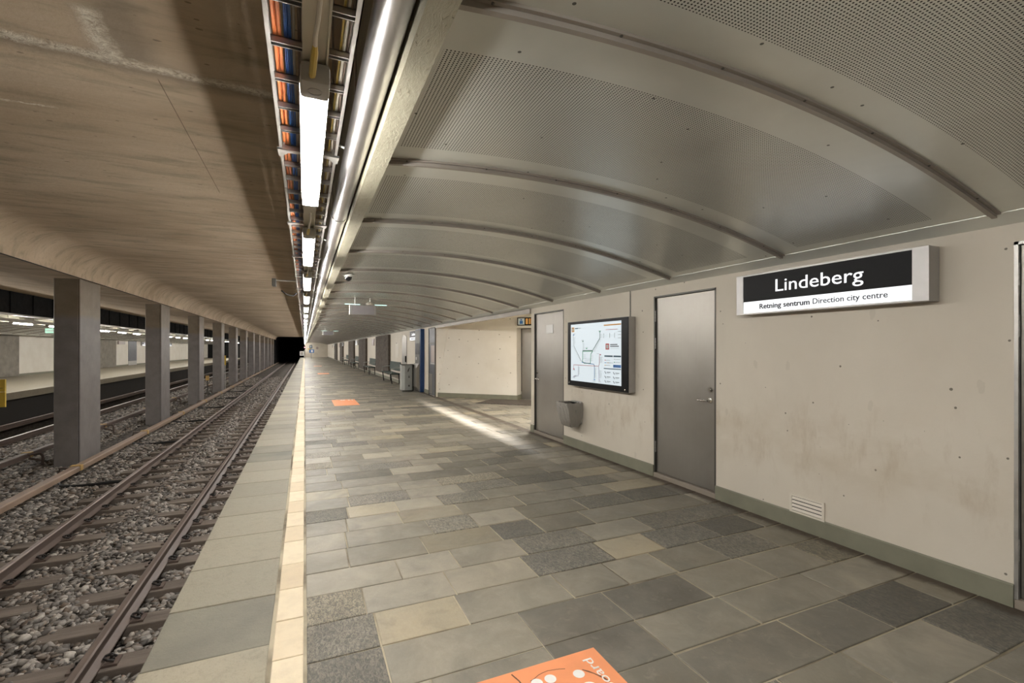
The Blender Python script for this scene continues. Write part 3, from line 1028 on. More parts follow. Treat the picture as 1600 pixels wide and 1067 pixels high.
def stones(name, regions, label, seed):
    """one mesh of loose crushed stones; regions (x0,x1,y0,y1,density per m2,size)"""
    R = np.random.RandomState(seed)
    t_ = (1 + 5 ** 0.5) / 2
    ico = np.array([(-1, t_, 0), (1, t_, 0), (-1, -t_, 0), (1, -t_, 0), (0, -1, t_), (0, 1, t_), (0, -1, -t_), (0, 1, -t_), (t_, 0, -1), (t_, 0, 1), (-t_, 0, -1), (-t_, 0, 1)]) / 1.9
    tri = np.array([(0, 11, 5), (0, 5, 1), (0, 1, 7), (0, 7, 10), (0, 10, 11), (1, 5, 9), (5, 11, 4), (11, 10, 2), (10, 7, 6), (7, 1, 8), (3, 9, 4), (3, 4, 2), (3, 2, 6), (3, 6, 8), (3, 8, 9), (4, 9, 5), (2, 4, 11), (6, 2, 10), (8, 6, 7), (9, 8, 1)])
    V, T = [], []
    tone, warm = [], []
    cnt = 0
    for (x0, x1, y0, y1, dens, size) in regions:
        n = int((x1 - x0) * (y1 - y0) * dens)
        px = R.uniform(x0, x1, n)
        py = R.uniform(y0, y1, n)
        # no stones where a sleeper lies, except in the middle
        sl = np.abs(((py - 7.85 + 70 * 10) % 0.70) - 0.35) > 0.235
        on = sl & (px > -3.62) & (px < -1.08) & (R.uniform(0, 1, n) > 0.75 * np.exp(-((px + 2.4) / 0.22) ** 2))
        on2 = (np.abs(px + 1.62) < 0.06) | (np.abs(px + 3.15) < 0.06) | (np.abs(px + 7.6) < 0.06)
        keep = ~(on | on2)
        px, py = px[keep], py[keep]
        n = len(px)
        pz = np.array([bed_z(x) for x in px]) + R.uniform(-0.02, 0.015, n)
        base = ico[None] * (1 + R.uniform(-0.42, 0.42, (n, 12, 1)))
        sc = size * R.uniform(0.55, 1.25, (n, 1, 1)) * np.stack([R.uniform(0.8, 1.6, n), R.uniform(0.7, 1.2, n), R.uniform(0.35, 0.8, n)], 1)[:, None, :]
        base = base * sc
        a, bb = R.uniform(0, 2 * PI, n), R.uniform(-0.9, 0.9, n)
        ca, sa, cb, sb_ = np.cos(a), np.sin(a), np.cos(bb), np.sin(bb)
        Rz = np.zeros((n, 3, 3)); Rz[:, 0, 0] = ca; Rz[:, 0, 1] = -sa; Rz[:, 1, 0] = sa; Rz[:, 1, 1] = ca; Rz[:, 2, 2] = 1
        Rx = np.zeros((n, 3, 3)); Rx[:, 0, 0] = 1; Rx[:, 1, 1] = cb; Rx[:, 1, 2] = -sb_; Rx[:, 2, 1] = sb_; Rx[:, 2, 2] = cb
        base = np.einsum('nij,nkj->nki', Rz @ Rx, base)
        base += np.stack([px, py, pz], 1)[:, None, :]
        V.append(base.reshape(-1, 3))
        T.append((tri[None] + (np.arange(n) * 12)[:, None, None] + cnt).reshape(-1, 3))
        cnt += n * 12
        tone.append(np.repeat(np.clip(R.beta(0.8, 1.7, n), 0, 1), 20))
        warm.append(np.repeat((R.uniform(0, 1, n) < 0.2) * R.uniform(0.3, 1, n), 20))
    V, T = np.concatenate(V), np.concatenate(T)
    me = bpy.data.meshes.new(name)
    me.vertices.add(len(V))
    me.vertices.foreach_set('co', V.ravel())
    me.loops.add(T.size)
    me.loops.foreach_set('vertex_index', T.ravel().astype(np.int32))
    me.polygons.add(len(T))
    me.polygons.foreach_set('loop_start', np.arange(0, T.size, 3, dtype=np.int32))
    me.update(calc_edges=True)
    me.materials.append(M['stone'])
    for k_, arr in (('tone', tone), ('warm', warm)):
        at = me.attributes.new(k_, 'FLOAT', 'FACE')
        at.data.foreach_set('value', np.concatenate(arr).astype(np.float32))
    o = bpy.data.objects.new(name, me)
    C.objects.link(o)
    return tag(o, label, 'gravel', None, 'stuff')


stones('ballast', [(-4.72, -0.76, 4.2, 10, 820, 0.036), (-4.72, -0.76, 10, 20, 480, 0.042), (-4.72, -0.76, 20, 50, 170, 0.05)],
       'crushed stone ballast around the sleepers of the nearer track', 3)
stones('ballast', [(-8.2, -5.25, 6, 22, 420, 0.042), (-8.2, -5.25, 22, 50, 120, 0.05), (-5.25, -4.7, 7, 13.9, 420, 0.04)],
       'crushed stone ballast of the far track beyond the pillars', 4)

# sleepers
sp = thing('railway_sleeper', (-2.36, 0, ZR - 0.25), None, 'sleeper')
b = MB()
b.box(-3.62, -1.10, -0.115, 0.115, ZR - 0.33, ZR - 0.175, 0.012)
b.build('sleeper_beam', M['sleeper'], sp)
for rx in (-1.62, -3.15):
    b = MB()
    b.box(rx - 0.17, rx + 0.17, -0.07, 0.07, ZR - 0.176, ZR - 0.155)
    b.build('base_plate', M['rail'], sp)
    for s in (-1, 1):
        b = MB()
        b.lathe((rx + s * 0.115, 0, ZR - 0.155), [(0.022, 0), (0.022, 0.02), (0.012, 0.022), (0.012, 0.045), (0.004, 0.048)], 8)
        b.sweep([(rx + s * 0.14, -0.035, ZR - 0.145), (rx + s * 0.10, -0.05, ZR - 0.125), (rx + s * 0.065, -0.02, ZR - 0.12), (rx + s * 0.065, 0.02, ZR - 0.12), (rx + s * 0.10, 0.05, ZR - 0.125), (rx + s * 0.14, 0.035, ZR - 0.145)], 0.010, 6)
        b.build('rail_clip', M['clip'], sp)
sleepers = []
for k in range(-6, 116):
    y_ = 7.85 + 0.70 * k
    if y_ > 88:
        break
    if k == -6:
        s = sp
    elif y_ < 26:
        s = copy_tree(sp)
    else:
        s = sp.copy()
        C.objects.link(s)
        c = sp.children[0].copy()
        C.objects.link(c)
        c.parent = s
    sleepers.append(s)
    s.location.y = y_
    tag(s, 'brown sleeper under the rails of the nearer track, set in ballast', 'sleeper', 'sleepers of the nearer track')


# rails
def rail(name, x, ztop, label, side='rail', head='railtop', w=0.07, kind='rail'):
    b = MB()
    h = 0.155
    z = ztop
    pr = [(-w / 2, z - 0.010), (-w / 2 + 0.012, z), (w / 2 - 0.012, z), (w / 2, z - 0.010), (w / 2, z - 0.036), (0.011, z - 0.05), (0.010, z - 0.115), (0.066, z - 0.142), (0.068, z - h), (-0.068, z - h), (-0.066, z - 0.142), (-0.010, z - 0.115), (-0.011, z - 0.05), (-w / 2, z - 0.036)]
    b.prism([(x + p[0], p[1]) for p in pr], YB, 116)
    # head top uses the second material
    for i in range(3):
        b.mi[i] = 1
    me = b.mesh(name, [M[side], M[head]])
    o = bpy.data.objects.new(name, me)
    C.objects.link(o)
    return tag(o, label, 'rail')


rail('rail', -1.62, ZR, 'rusty steel rail nearest the platform edge')
rail('rail', -3.15, ZR, 'rusty steel rail of the nearer track, on the pillar side')
rail('rail', -7.60, ZR, 'bright topped rail of the far track, nearer the pillars', 'rail', 'shinyrail')
rail('rail', -9.10, ZR - 0.02, 'dark rail of the far track below the opposite platform')


def third_rail(x, ztop, label, seed_y, pitch, count, s=1, mat='cover'):
    t_ = thing('conductor_rail', (x, 20, ztop - 0.3), label, 'rail')
    b = MB()
    pr = [(-0.075, -0.018), (-0.058, 0.0), (0.058, 0.0), (0.075, -0.018), (0.078, -0.10), (0.064, -0.10), (0.058, -0.03), (-0.058, -0.03), (-0.064, -0.10), (-0.078, -0.10)]
    b.prism([(x + p[0], ztop + p[1]) for p in pr], YB, 92)
    b.build('cover', M[mat], t_)
    b = MB()
    b.prism([(x - 0.035, ztop - 0.12), (x - 0.035, ztop - 0.045), (x + 0.035, ztop - 0.045), (x + 0.035, ztop - 0.12), (x + 0.012, ztop - 0.13), (x - 0.012, ztop - 0.13)], YB, 92)
    b.build('conductor', M['railtop'], t_)
    for k in range(count):
        y_ = seed_y + pitch * k
        b = MB()
        b.box(x - 0.088, x + 0.088, y_ - 0.06, y_ + 0.06, ztop - 0.10, ztop + 0.012, 0.006)
        b.build('clamp', M['ochre'], t_)
        b = MB()
        b.sweep([(x - s * 0.05, y_ - 0.16, ztop - 0.03), (x - s * 0.14, y_ - 0.12, ztop - 0.015), (x - s * 0.24, y_ - 0.05, ztop - 0.02), (x - s * 0.27, y_, ztop - 0.10), (x - s * 0.27, y_, ztop - 0.42)], 0.028, 8)
        b.sweep([(x - s * 0.27, y_ + 0.02, ztop - 0.22), (x - s * 0.02, y_ + 0.02, ztop - 0.14)], 0.022, 8)
        b.box(x - s * 0.27 - 0.08, x - s * 0.27 + 0.08, y_ - 0.1, y_ + 0.1, ztop - 0.40, ztop - 0.33)
        b.build('bracket', M['rail'], t_, True)
    return t_


third_rail(-4.20, -0.80, 'brown covered conductor rail with ochre clamps beside the pillars', 12.2, 4.4, 16)
third_rail(-5.80, -0.82, 'dark covered conductor rail of the far track behind the pillars', 14.3, 4.4, 10, -1, 'rail')
for k in range(7):
    y_ = 12.2 + 4.4 * k
    b = MB()
    b.sweep([(-4.28, y_ + 0.35, -0.98), (-4.42, y_ + 0.20, -1.06), (-4.45, y_ - 0.05, -1.10), (-4.34, y_ - 0.28, -1.12), (-4.12, y_ - 0.42, -1.12), (-3.85, y_ - 0.46, -1.11), (-3.50, y_ - 0.46, -1.09), (-3.25, y_ - 0.45, -1.10)], 0.032, 8)
    o = b.build('cable_loop', M['rubber'], None, True)
    tag(o, 'black cable looping from the conductor rail to the running rail, %s from the camera' % names[k], 'cable', 'cable loops beside the track')

# ------------------------------------------------------------------ opposite side
XO = -9.50
b = MB()
b.box(-15.1, XO, YB, YF, -0.25, 0.0)
o = struct(b.build('floor_opposite', M['kerb']))
at = o.data.attributes.new('tone', 'FLOAT', 'FACE')
at.data.foreach_set('value', [1.0] * len(o.data.polygons))
b = MB()
b.box(XO - 0.9, XO - 0.55, YB, YF, -1.5, -0.25)
struct(b.build('wall_opposite_base', M['dark']))  # shade under the platform slab also put into this dark colour
b = MB()
b.box(-15.1, -14.9, YB, YF, 0.0, 2.6)
struct(b.build('wall_left', M['niche']))
b = MB()
b.box(-14.9, -14.885, YB, YF, 0.0, 0.13)
struct(b.build('baseboard_left', M['base']))
b = MB()
b.prism([(-14.90, 2.30), (-14.05, 2.36), (-14.05, 2.42), (-14.9, 2.42)], YB, YF)
struct(b.build('trim_opposite_edge', M['rib']))
b = MB()
b.box(-9.98, -9.90, YB, YF, 2.86, ZC)
y_ = 12.0
while y_ < 90:
    b.box(-9.90, -9.86, y_, y_ + 0.06, 2.86, ZC)
    y_ += 1.6
struct(b.build('trim_fascia', M['black']))
MBx = MB().box(-9.99, -9.85, YB, YF, 2.80, 2.86)
struct(MBx.build('trim_fascia_rail', M['galv']))

# ------------------------------------------------------------------ ends
b = MB()
b.box(0.0, XW + 0.2, YF, YF + 0.2, 0.0, 3.6)
struct(b.build('wall_end', M['wall']))
b = MB()
b.box(-15.1, XW + 0.3, YB - 0.2, YB, -1.5, 4.0)
struct(b.build('wall_back', M['greycon']))
b = MB()
b.box(-15.1, XO, YF, YF + 0.2, -0.2, 4.0)
b.box(-5.3, -4.7, YF, 118, -1.3, 4.0)
b.box(0.0, 0.2, YF + 0.2, 118, -1.3, 4.0)
b.box(-10.5, 0.2, 117.9, 118.1, -1.3, 4.0)
b.box(-10.5, 0.2, YF, 118.1, ZC, 4.0)
struct(b.build('wall_tunnel', M['black']))
b = MB()
b.lathe((2.1, YF - 0.03, 1.7), [(0.22, 0), (0.22, 0.03)], 20, 'y')
tag(b.build('round_vent', M['pinkish']), 'round brown disc on the far end wall', 'vent')

# ------------------------------------------------------------------ lamps over the platform edge
LX = 0.033
LZ = 2.45
def make_lamp():
    L_ = 1.62
    t_ = thing('tube_lamp', (LX, 0, LZ + 0.07), None, 'lamp')
    b = MB()
    # lit lens: shallow U section
    pr = [(-0.044, 0.046), (-0.044, 0.014), (-0.036, 0.003), (-0.020, 0.0), (0.020, 0.0), (0.036, 0.003), (0.044, 0.014), (0.044, 0.046)]
    b.prism([(LX + p[0], LZ + p[1]) for p in pr], 0.21, L_ - 0.03)
    b.build('lens', M['tube'], t_)
    b = MB()
    b.box(LX - 0.051, LX + 0.051, 0.20, L_ - 0.02, LZ + 0.0465, LZ + 0.072, 0.004)
    b.build('housing', M['cap'], t_)
    b = MB()
    b.box(LX - 0.048, LX + 0.048, 0.09, 0.215, LZ - 0.003, LZ + 0.07, 0.016)
    b.lathe((LX, 0.150, LZ - 0.003), [(0.024, 0.001), (0.024, -0.002), (0.021, -0.002), (0.021, -0.0005)], 20)
    b.build('end_cap', M['cap'], t_, True)
    b = MB()
    b.box(LX - 0.048, LX + 0.048, L_ - 0.03, L_, LZ - 0.003, LZ + 0.07, 0.012)
    b.build('end_cap', M['cap'], t_, True)
    b = MB()
    b.sweep([(LX - 0.012, 0.10, LZ + 0.02), (LX - 0.012, 0.08, LZ + 0.012), (LX - 0.010, 0.07, LZ + 0.010), (LX - 0.005, -0.06, LZ + 0.012), (LX - 0.004, -0.09, LZ + 0.016)], [0.006, 0.007, 0.011, 0.011, 0.007], 8)
    b.build('plug', M['yellc'], t_, True)
    b = MB()
    b.sweep([(LX - 0.004, -0.08, LZ + 0.015), (LX - 0.004, -0.13, LZ + 0.02), (LX + 0.002, -0.20, LZ + 0.028), (LX + 0.006, -0.28, LZ + 0.038), (LX + 0.004, -0.40, LZ + 0.050)], 0.0065, 8)
    b.build('lead', M['whitec'], t_, True)
    return t_


lamp0 = make_lamp()
ordn = ['nearest, brightest looking', 'second nearest', 'third nearest', 'fourth nearest', 'fifth nearest', 'sixth nearest']
k = 0
for i in range(-3, 39):
    y_ = 1.63 + 2.35 * i
    if y_ > YF - 2:
        break
    l = lamp0 if i == -3 else copy_tree(lamp0)
    l.location.y = y_
    lab = 'lit tube lamp %s in the row over the platform edge' % ordn[i] if 0 <= i < 6 else ('lit tube lamp of the row over the platform edge, behind the camera' if i < 0 else 'lit tube lamp far along the row over the platform edge')
    tag(l, lab, 'lamp', 'tube lamps over the platform edge')
# far side lamps
for i in range(4, 33):
    y_ = 1.9 + 2.77 * i
    l = lamp0.copy(); C.objects.link(l)
    for ch in [c0 for c0 in lamp0.children if c0.name.split('.')[0] in ('lens', 'housing', 'end_cap')]:
        c = ch.copy(); C.objects.link(c); c.parent = l
    l.location = (-10.28, y_, LZ + 0.14)
    tag(l, 'lit tube lamp in the row over the opposite platform', 'lamp', 'tube lamps over the opposite platform')
# mounting channel
for i in range(-2, 24):
    y0, y1 = i * 3.9 + 0.7, i * 3.9 + 4.6
    b = MB()
    b.prism([(LX - 0.040, LZ + 0.072), (LX - 0.034, LZ + 0.072), (LX - 0.034, LZ + 0.084), (LX + 0.034, LZ + 0.084), (LX + 0.034, LZ + 0.072), (LX + 0.040, LZ + 0.072), (LX + 0.040, LZ + 0.197), (LX - 0.040, LZ + 0.197)], y0, y1 - 0.004)
    o = b.build('lamp_channel', M['channel'])
    tag(o, 'cream steel channel that carries the tube lamps' if i > 3 else 'cream steel channel carrying the %s lamps' % ('nearest' if i <= 0 else 'following' if i == 1 else 'fourth and fifth' if i == 2 else 'further'), 'channel', 'lamp channels over the platform edge')

# cable ladder in lengths
TL, TR, TZ = -0.126, 0.170, 2.66
def ladder(y0, L_, rungs_as_parts):
    t_ = thing('cable_ladder', ((TL + TR) / 2, y0, TZ), None, 'cable ladder')
    for x in (TL, TR):
        b = MB()
        s = 1 if x < 0 else -1
        b.prism([(x, TZ), (x + s * 0.014, TZ), (x + s * 0.014, TZ + 0.004), (x + s * 0.003, TZ + 0.004), (x + s * 0.003, TZ + 0.056), (x + s * 0.014, TZ + 0.056), (x + s * 0.014, TZ + 0.06), (x, TZ + 0.06)], y0, y0 + L_ - 0.01)
        b.build('side_rail', M['galv'], t_)
    n = int(L_ / 0.25)
    def rung(b, y):
        b.box(TL + 0.003, TR - 0.003, y - 0.014, y - 0.009, TZ + 0.004, TZ + 0.028)
        b.box(TL + 0.003, TR - 0.003, y + 0.009, y + 0.014, TZ + 0.004, TZ + 0.028)
        b.box(TL + 0.003, TR - 0.003, y - 0.014, y + 0.014, TZ + 0.024, TZ + 0.028)
    if rungs_as_parts:
        for k in range(n):
            b = MB(); rung(b, y0 + 0.12 + k * 0.25); b.build('rung', M['galv'], t_)
    else:
        b = MB()
        for k in range(n):
            rung(b, y0 + 0.12 + k * 0.25)
        b.build('rungs', M['galv'], t_)
    for k in range(int(L_ / 1.65)):
        y = y0 + 0.95 + 1.65 * k
        b = MB()
        b.box(TL - 0.012, TR + 0.012, y - 0.02, y + 0.02, TZ - 0.012, TZ - 0.001)
        for s, x in ((1, TL - 0.01), (-1, TR + 0.01)):
            b.add([(x, y - 0.02, TZ - 0.012), (x + s * 0.075, y - 0.02, TZ - 0.012), (x, y - 0.02, TZ - 0.004), (x, y + 0.11, TZ - 0.001), (x + s * 0.02, y + 0.11, TZ - 0.001), (x, y + 0.11, TZ + 0.004)],
                  [(0, 1, 4, 3), (0, 2, 5, 3), (0, 1, 2), (3, 4, 5), (1, 2, 5, 4)])
        for x in (TL + 0.02, TR - 0.02):
            b.box(x - 0.006, x + 0.006, y - 0.006, y + 0.006, TZ, ZC)
        b.build('hanger', M['galv'], t_)
    return t_


for i in range(-2, 28):
    y0 = i * 3.3 + 0.30
    t_ = ladder(y0, 3.3, i < 4)
    tag(t_, 'galvanised cable ladder hung above the %s tube lamp' % ('nearest' if i <= 0 else 'second') if i < 2 else 'galvanised cable ladder length further along the lamp row', 'cable ladder', 'cable ladder lengths')

for i in range(1, 8):
    y0 = i * 11.5
    b = MB()
    b.box(-10.28 + LX - 0.04, -10.28 + LX + 0.04, y0, y0 + 11.48, LZ + 0.1415, LZ + 0.26)
    for k in range(6):
        b.box(-10.255, -10.235, y0 + 0.9 + 1.9 * k, y0 + 0.92 + 1.9 * k, LZ + 0.26, ZC - 0.012)
    o = b.build('lamp_channel', M['channel'])
    tag(o, 'long steel channel that carries the lamps over the opposite platform', 'channel', 'lamp channels over the opposite platform')
# cables in the ladder
R2 = random.Random(5)
def cable(x, r, mat, label, z=TZ + 0.034, amp=0.004, y0=YB + 0.1, y1=YF - 1):
    pts, y = [], y0
    while y < y1:
        pts.append((x + R2.uniform(-amp, amp), y, z + r + R2.uniform(0, 0.002)))
        y += 0.45 if y < 20 else 3.0
    b = MB()
    b.sweep(pts, r, 6)
    o = b.build('cable', M[mat], None, True)
    return tag(o, label, 'cable')


cable(-0.102, 0.008, 'orange', 'outer orange cable at the left side of the cable ladder', amp=0.0015)
cable(-0.084, 0.008, 'orange', 'inner orange cable beside the blue bundle in the ladder', amp=0.0015)
for k in range(4):
    o = cable(-0.066 + 0.0065 * k, 0.0038, 'blue', 'thin blue data cable in the bundle next to the orange cables', amp=0.0025)
    o['group'] = 'blue data cables in the ladder'
cable(-0.036, 0.005, 'greyc', 'grey cable just left of the lamp channel')
o = cable(-0.020, 0.0055, 'brownc', 'brown cable half hidden by the lamp channel')
cable(-0.010, 0.005, 'greyc', 'second grey cable close beside the lamp channel')
cable(0.128, 0.0045, 'yellc', 'dull yellow cable on the pipe side of the ladder')
cable(0.140, 0.0055, 'whitec', 'white cable right of the dull yellow one')
cable(0.153, 0.005, 'brownc', 'brown cable at the right side of the ladder')

# shiny pipe along the beam
PX, PZ, PR = 0.268, 2.685, 0.062
for i in range(0, 18):
    y0 = 4.25 + (i - 1) * 5.0
    L_ = 5.0
    t_ = thing('steel_pipe', (PX, y0, PZ), 'polished steel pipe along the beam, %s length' % ('nearest' if i <= 1 else 'second' if i == 2 else 'further'), 'pipe', 'steel pipe lengths')
    b = MB()
    b.sweep([(PX, y0 + 0.02, PZ), (PX, y0 + L_ - 0.01, PZ)], PR, 28)
    b.build('tube', M['pipe'], t_, True)
    b = MB()
    b.lathe((PX, y0 - 0.03, PZ), [(PR + 0.001, 0), (PR + 0.006, 0.004), (PR + 0.006, 0.075), (PR + 0.001, 0.08)], 28, 'y')
    b.build('collar', M['galv'], t_, True)
    for k in range(2):
        b = MB()
        yy = y0 + 1.1 + 2.5 * k
        b.sweep([(PX - 0.02, yy, PZ), (TR + 0.01, yy, TZ + 0.05)], 0.008, 6)
        b.sweep([(PX, yy, PZ + 0.05), (PX, yy, ZC - 0.01)], 0.008, 6)
        b.build('strut', M['galv'], t_, True)

# ------------------------------------------------------------------ station name signs
def name_sign(yr, label, xf=3.76, yl=None, detail=True, second='Direction city centre', first='Retning sentrum'):
    yl = yr + 1.508
    t_ = thing('station_sign', (XW - 0.05, (yr + yl) / 2, 1.87), label, 'sign', 'lit station name signs')
    z0, z1 = 1.868, 2.234
    b = MB()
    b.box(xf + 0.012, XW - 0.002, yr, yl, z0, z1, 0.003)
    b.build('sign_box', M['alu'], t_)
    b = MB()
    b.box(xf, xf + 0.02, yr, yr + 0.095, z0, z1, 0.002)
    b.box(xf, xf + 0.02, yl - 0.075, yl, z0, z1, 0.002)
    b.box(xf, xf + 0.02, yr + 0.095, yl - 0.075, z0, z0 + 0.012)
    b.box(xf, xf + 0.02, yr + 0.095, yl - 0.075, z1 - 0.014, z1)
    b.build('frame', M['alu'], t_)
    b = MB()
    b.box(xf + 0.004, xf + 0.013, yr + 0.096, yl - 0.076, 1.985, z1 - 0.015)
    bp = b.build('black_panel', M['blackp'], t_)
    b = MB()
    b.box(xf + 0.004, xf + 0.013, yr + 0.096, yl - 0.076, z0 + 0.013, 1.984)
    wp = b.build('lit_panel', M['face'], t_)
    put_text('Lindeberg', (xf + 0.0015, yr + 1.104, 2.052), 0.706, 0.112, M['face'], bp, bold=0.0)
    put_text(first, (xf + 0.0015, yr + 1.262, 1.912), 0.462, 0.046, M['lettergrey'], wp, bold=0.026)
    put_text(second, (xf + 0.0015, yr + 0.776, 1.914), 0.536, 0.046, M['lettergrey'], wp, bold=0.010)
    return t_


name_sign(1.726, 'lit black and white station name sign beside the nearest steel door')
name_sign(16.98, 'lit station name sign beyond the blue machine')
name_sign(38.6, 'small looking lit station name sign in the distance')
name_sign(53.5, 'lit station name sign, second from the far end')
name_sign(69.0, 'farthest lit station name sign on the platform wall')

# ------------------------------------------------------------------ lit route map
MX = 3.777
t_ = thing('map_display', (XW - 0.05, 5.645, 0.98), 'lit route map in a deep grey case with a black border', 'display')
b = MB(); b.box(MX + 0.008, XW - 0.002, 4.889, 6.402, 0.985, 1.964, 0.004); b.build('case', M['alu'], t_)
b = MB()
for a in ((4.892, 5.035, 0.988, 1.961), (6.312, 6.399, 0.988, 1.961), (5.035, 6.312, 0.988, 1.064), (5.035, 6.312, 1.922, 1.961)):
    b.box(MX, MX + 0.01, *a)
b.build('border', M['blackp'], t_)
b = MB(); b.box(MX + 0.004, MX + 0.009, 5.035, 6.312, 1.064, 1.922); scr = b.build('screen', M['screen'], t_)
b = MB()
for (yy, zz) in ((6.35, 1.03), (4.96, 1.02)):
    b.lathe((MX, yy, zz), [(0.011, 0), (0.011, -0.003), (0.004, -0.004)], 12, 'x')
b.build('screw', M['chrome'], t_)
b = MB(); b.box(XW - 0.03, XW - 0.001, 5.0, 6.2, 0.955, 0.984); b.build('bracket', M['rib'], t_)
b = MB(); b.sweep([(XW - 0.006, 4.99, 1.96), (XW - 0.006, 4.99, 2.33)], 0.006, 6); b.build('wire', M['darkmetal'], t_)


def poly(pts, w, mat, name='route_line'):
    b = MB()
    for (a, c) in zip(pts[:-1], pts[1:]):
        A_, B_ = Vector((0, a[0], a[1])), Vector((0, c[0], c[1]))
        d_ = (B_ - A_).normalized()
        n_ = Vector((0, -d_.z, d_.y)) * w / 2
        A_ -= d_ * w * 0.3
        B_ += d_ * w * 0.3
        q = [A_ + n_, B_ + n_, B_ - n_, A_ - n_]
        b.add([(MX + 0.0025, p.y, p.z) for p in q] + [(MX + 0.0045, p.y, p.z) for p in q], [(0, 1, 2, 3), (4, 5, 6, 7), (0, 1, 5, 4), (1, 2, 6, 5), (2, 3, 7, 6), (3, 0, 4, 7)])
    return b.build(name, M[mat], scr)


def bar(y0, y1, z0, z1, mat, name='printed_block', x=0.0):
    b = MB(); b.box(MX + 0.0022 - x, MX + 0.0048, min(y0, y1), max(y0, y1), min(z0, z1), max(z0, z1)); return b.build(name, M[mat], scr)


poly([(5.971, 1.513), (5.971, 1.40), (5.984, 1.366), (5.935, 1.340), (5.767, 1.340), (5.755, 1.476), (5.709, 1.515), (5.971, 1.513)], 0.010, 'm_green')
poly([(5.971, 1.525), (5.709, 1.527), (5.529, 1.698), (5.529, 1.78)], 0.009, 'm_dgreen')
poly([(5.971, 1.52), (5.971, 1.66)], 0.004, 'm_pale')
poly([(6.24, 1.755), (6.235, 1.609), (5.996, 1.352)], 0.004, 'm_grey')
poly([(5.996, 1.350), (5.68, 1.329), (5.663, 1.31), (5.663, 1.13)], 0.009, 'm_blue')
poly([(5.54, 1.452), (5.54, 1.336), (5.562, 1.306), (6.227, 1.306), (6.227, 1.24)], 0.009, 'm_pink')
poly([(6.097, 1.302), (6.097, 1.143), (6.227, 1.128)], 0.006, 'm_purple')
poly([(5.562, 1.306), (5.551, 1.263), (5.551, 1.13)], 0.009, 'm_purple')
# stops and station captions: short ticks along every branch
ticks = MB()
def tickline(p, q, n, side, ln):
    for k in range(n):
        f_ = (k + 0.5) / n
        yy, zz = p[0] + (q[0] - p[0]) * f_, p[1] + (q[1] - p[1]) * f_
        y0, y1 = sorted((yy, yy - side * ln * R2.uniform(0.6, 1.0)))
        ticks.box(MX + 0.0025, MX + 0.0045, y0, y1, zz - 0.0025, zz + 0.0025)
tickline((6.225, 1.73), (6.225, 1.61), 6, 1, 0.05)
tickline((6.22, 1.60), (6.0, 1.37), 11, -1, 0.06)
tickline((5.96, 1.64), (5.96, 1.54), 5, 1, 0.035)
tickline((5.955, 1.47), (5.96, 1.40), 3, 1, 0.09)
tickline((5.52, 1.76), (5.52, 1.70), 3, 1, 0.06)
tickline((5.53, 1.69), (5.71, 1.51), 9, 1, 0.06)
tickline((5.745, 1.47), (5.755, 1.37), 4, 1, 0.07)
tickline((5.53, 1.44), (5.53, 1.35), 6, 1, 0.07)
tickline((6.09, 1.28), (6.09, 1.16), 7, 1, 0.05)
tickline((5.655, 1.28), (5.655, 1.14), 8, 1, 0.05)
tickline((5.54, 1.25), (5.54, 1.14), 6, 1, 0.06)
tickline((6.22, 1.15), (6.22, 1.12), 2, 1, 0.08)
for k in range(5):
    yy = 5.80 + k * 0.03
    ticks.add([(MX + 0.0025, yy, 1.36), (MX + 0.0025, yy - 0.004, 1.36), (MX + 0.0025, yy - 0.034, 1.41), (MX + 0.0025, yy - 0.030, 1.41)], [(0, 1, 2, 3)])
for (yy, zz) in ((6.24, 1.775), (6.0, 1.675), (5.89, 1.565), (5.56, 1.80), (5.60, 1.478), (6.25, 1.222), (6.25, 1.105), (5.70, 1.088), (5.56, 1.085)):
    ticks.box(MX + 0.0025, MX + 0.0045, yy - 0.06, yy + 0.005, zz, zz + 0.006)
ticks.build('station_marks', M['m_grey'], scr)
for (yy, zz, m_) in ((6.245, 1.757, 'm_blue'), (5.985, 1.655, 'm_dgreen'), (5.885, 1.548, 'm_green'), (5.545, 1.785, 'm_green'), (5.535, 1.462, 'm_red'), (6.24, 1.235, 'm_red'), (6.24, 1.118, 'm_purple'), (5.68, 1.105, 'm_blue'), (5.56, 1.104, 'm_purple')):
    bar(yy, yy - 0.035, zz, zz + 0.013, m_, 'end_stop')
bar(6.284, 6.210, 1.806, 1.880, 'm_orange', 'zone_icon')
bar(6.262, 6.232, 1.822, 1.864, 'm_pale', 'icon_mark', 0.0006)
bar(6.187, 6.10, 1.852, 1.866, 'm_dark', 'title_line')
bar(6.09, 6.03, 1.853, 1.864, 'm_grey', 'title_line')
bar(5.432, 5.048, 1.866, 1.884, 'm_orange')
bar(5.39, 5.12, 1.808, 1.816, 'm_pink', 'text_line')
for yy in (5.44, 5.30, 5.19):
    bar(yy, yy - 0.007, 1.70, 1.765, 'm_grey', 'column_line')
bar(5.44, 5.19, 1.73, 1.734, 'm_pale', 'column_line')
for zz in (1.775, 1.735, 1.69):
    bar(5.11, 5.05, zz, zz + 0.008, 'm_grey', 'text_line')
bar(5.389, 5.310, 1.540, 1.622, 'm_red', 'notice_icon')
bar(5.372, 5.352, 1.556, 1.606, 'm_pale', 'icon_mark', 0.0006)
bar(5.345, 5.325, 1.556, 1.606, 'm_pale', 'icon_mark', 0.0006)
for zz, l in ((1.602, 0.16), (1.578, 0.19)):
    bar(5.285, 5.285 - l, zz, zz + 0.012, 'm_black', 'text_line')
bar(5.285, 5.09, 1.552, 1.555, 'm_grey', 'text_line')
bar(5.417, 5.229, 1.440, 1.461, 'm_dark'); bar(5.211, 5.048, 1.440, 1.461, 'm_dark')
bar(5.432, 5.048, 1.274, 1.286, 'm_dark')
bar(5.215, 5.048, 1.300, 1.338, 'm_blue')
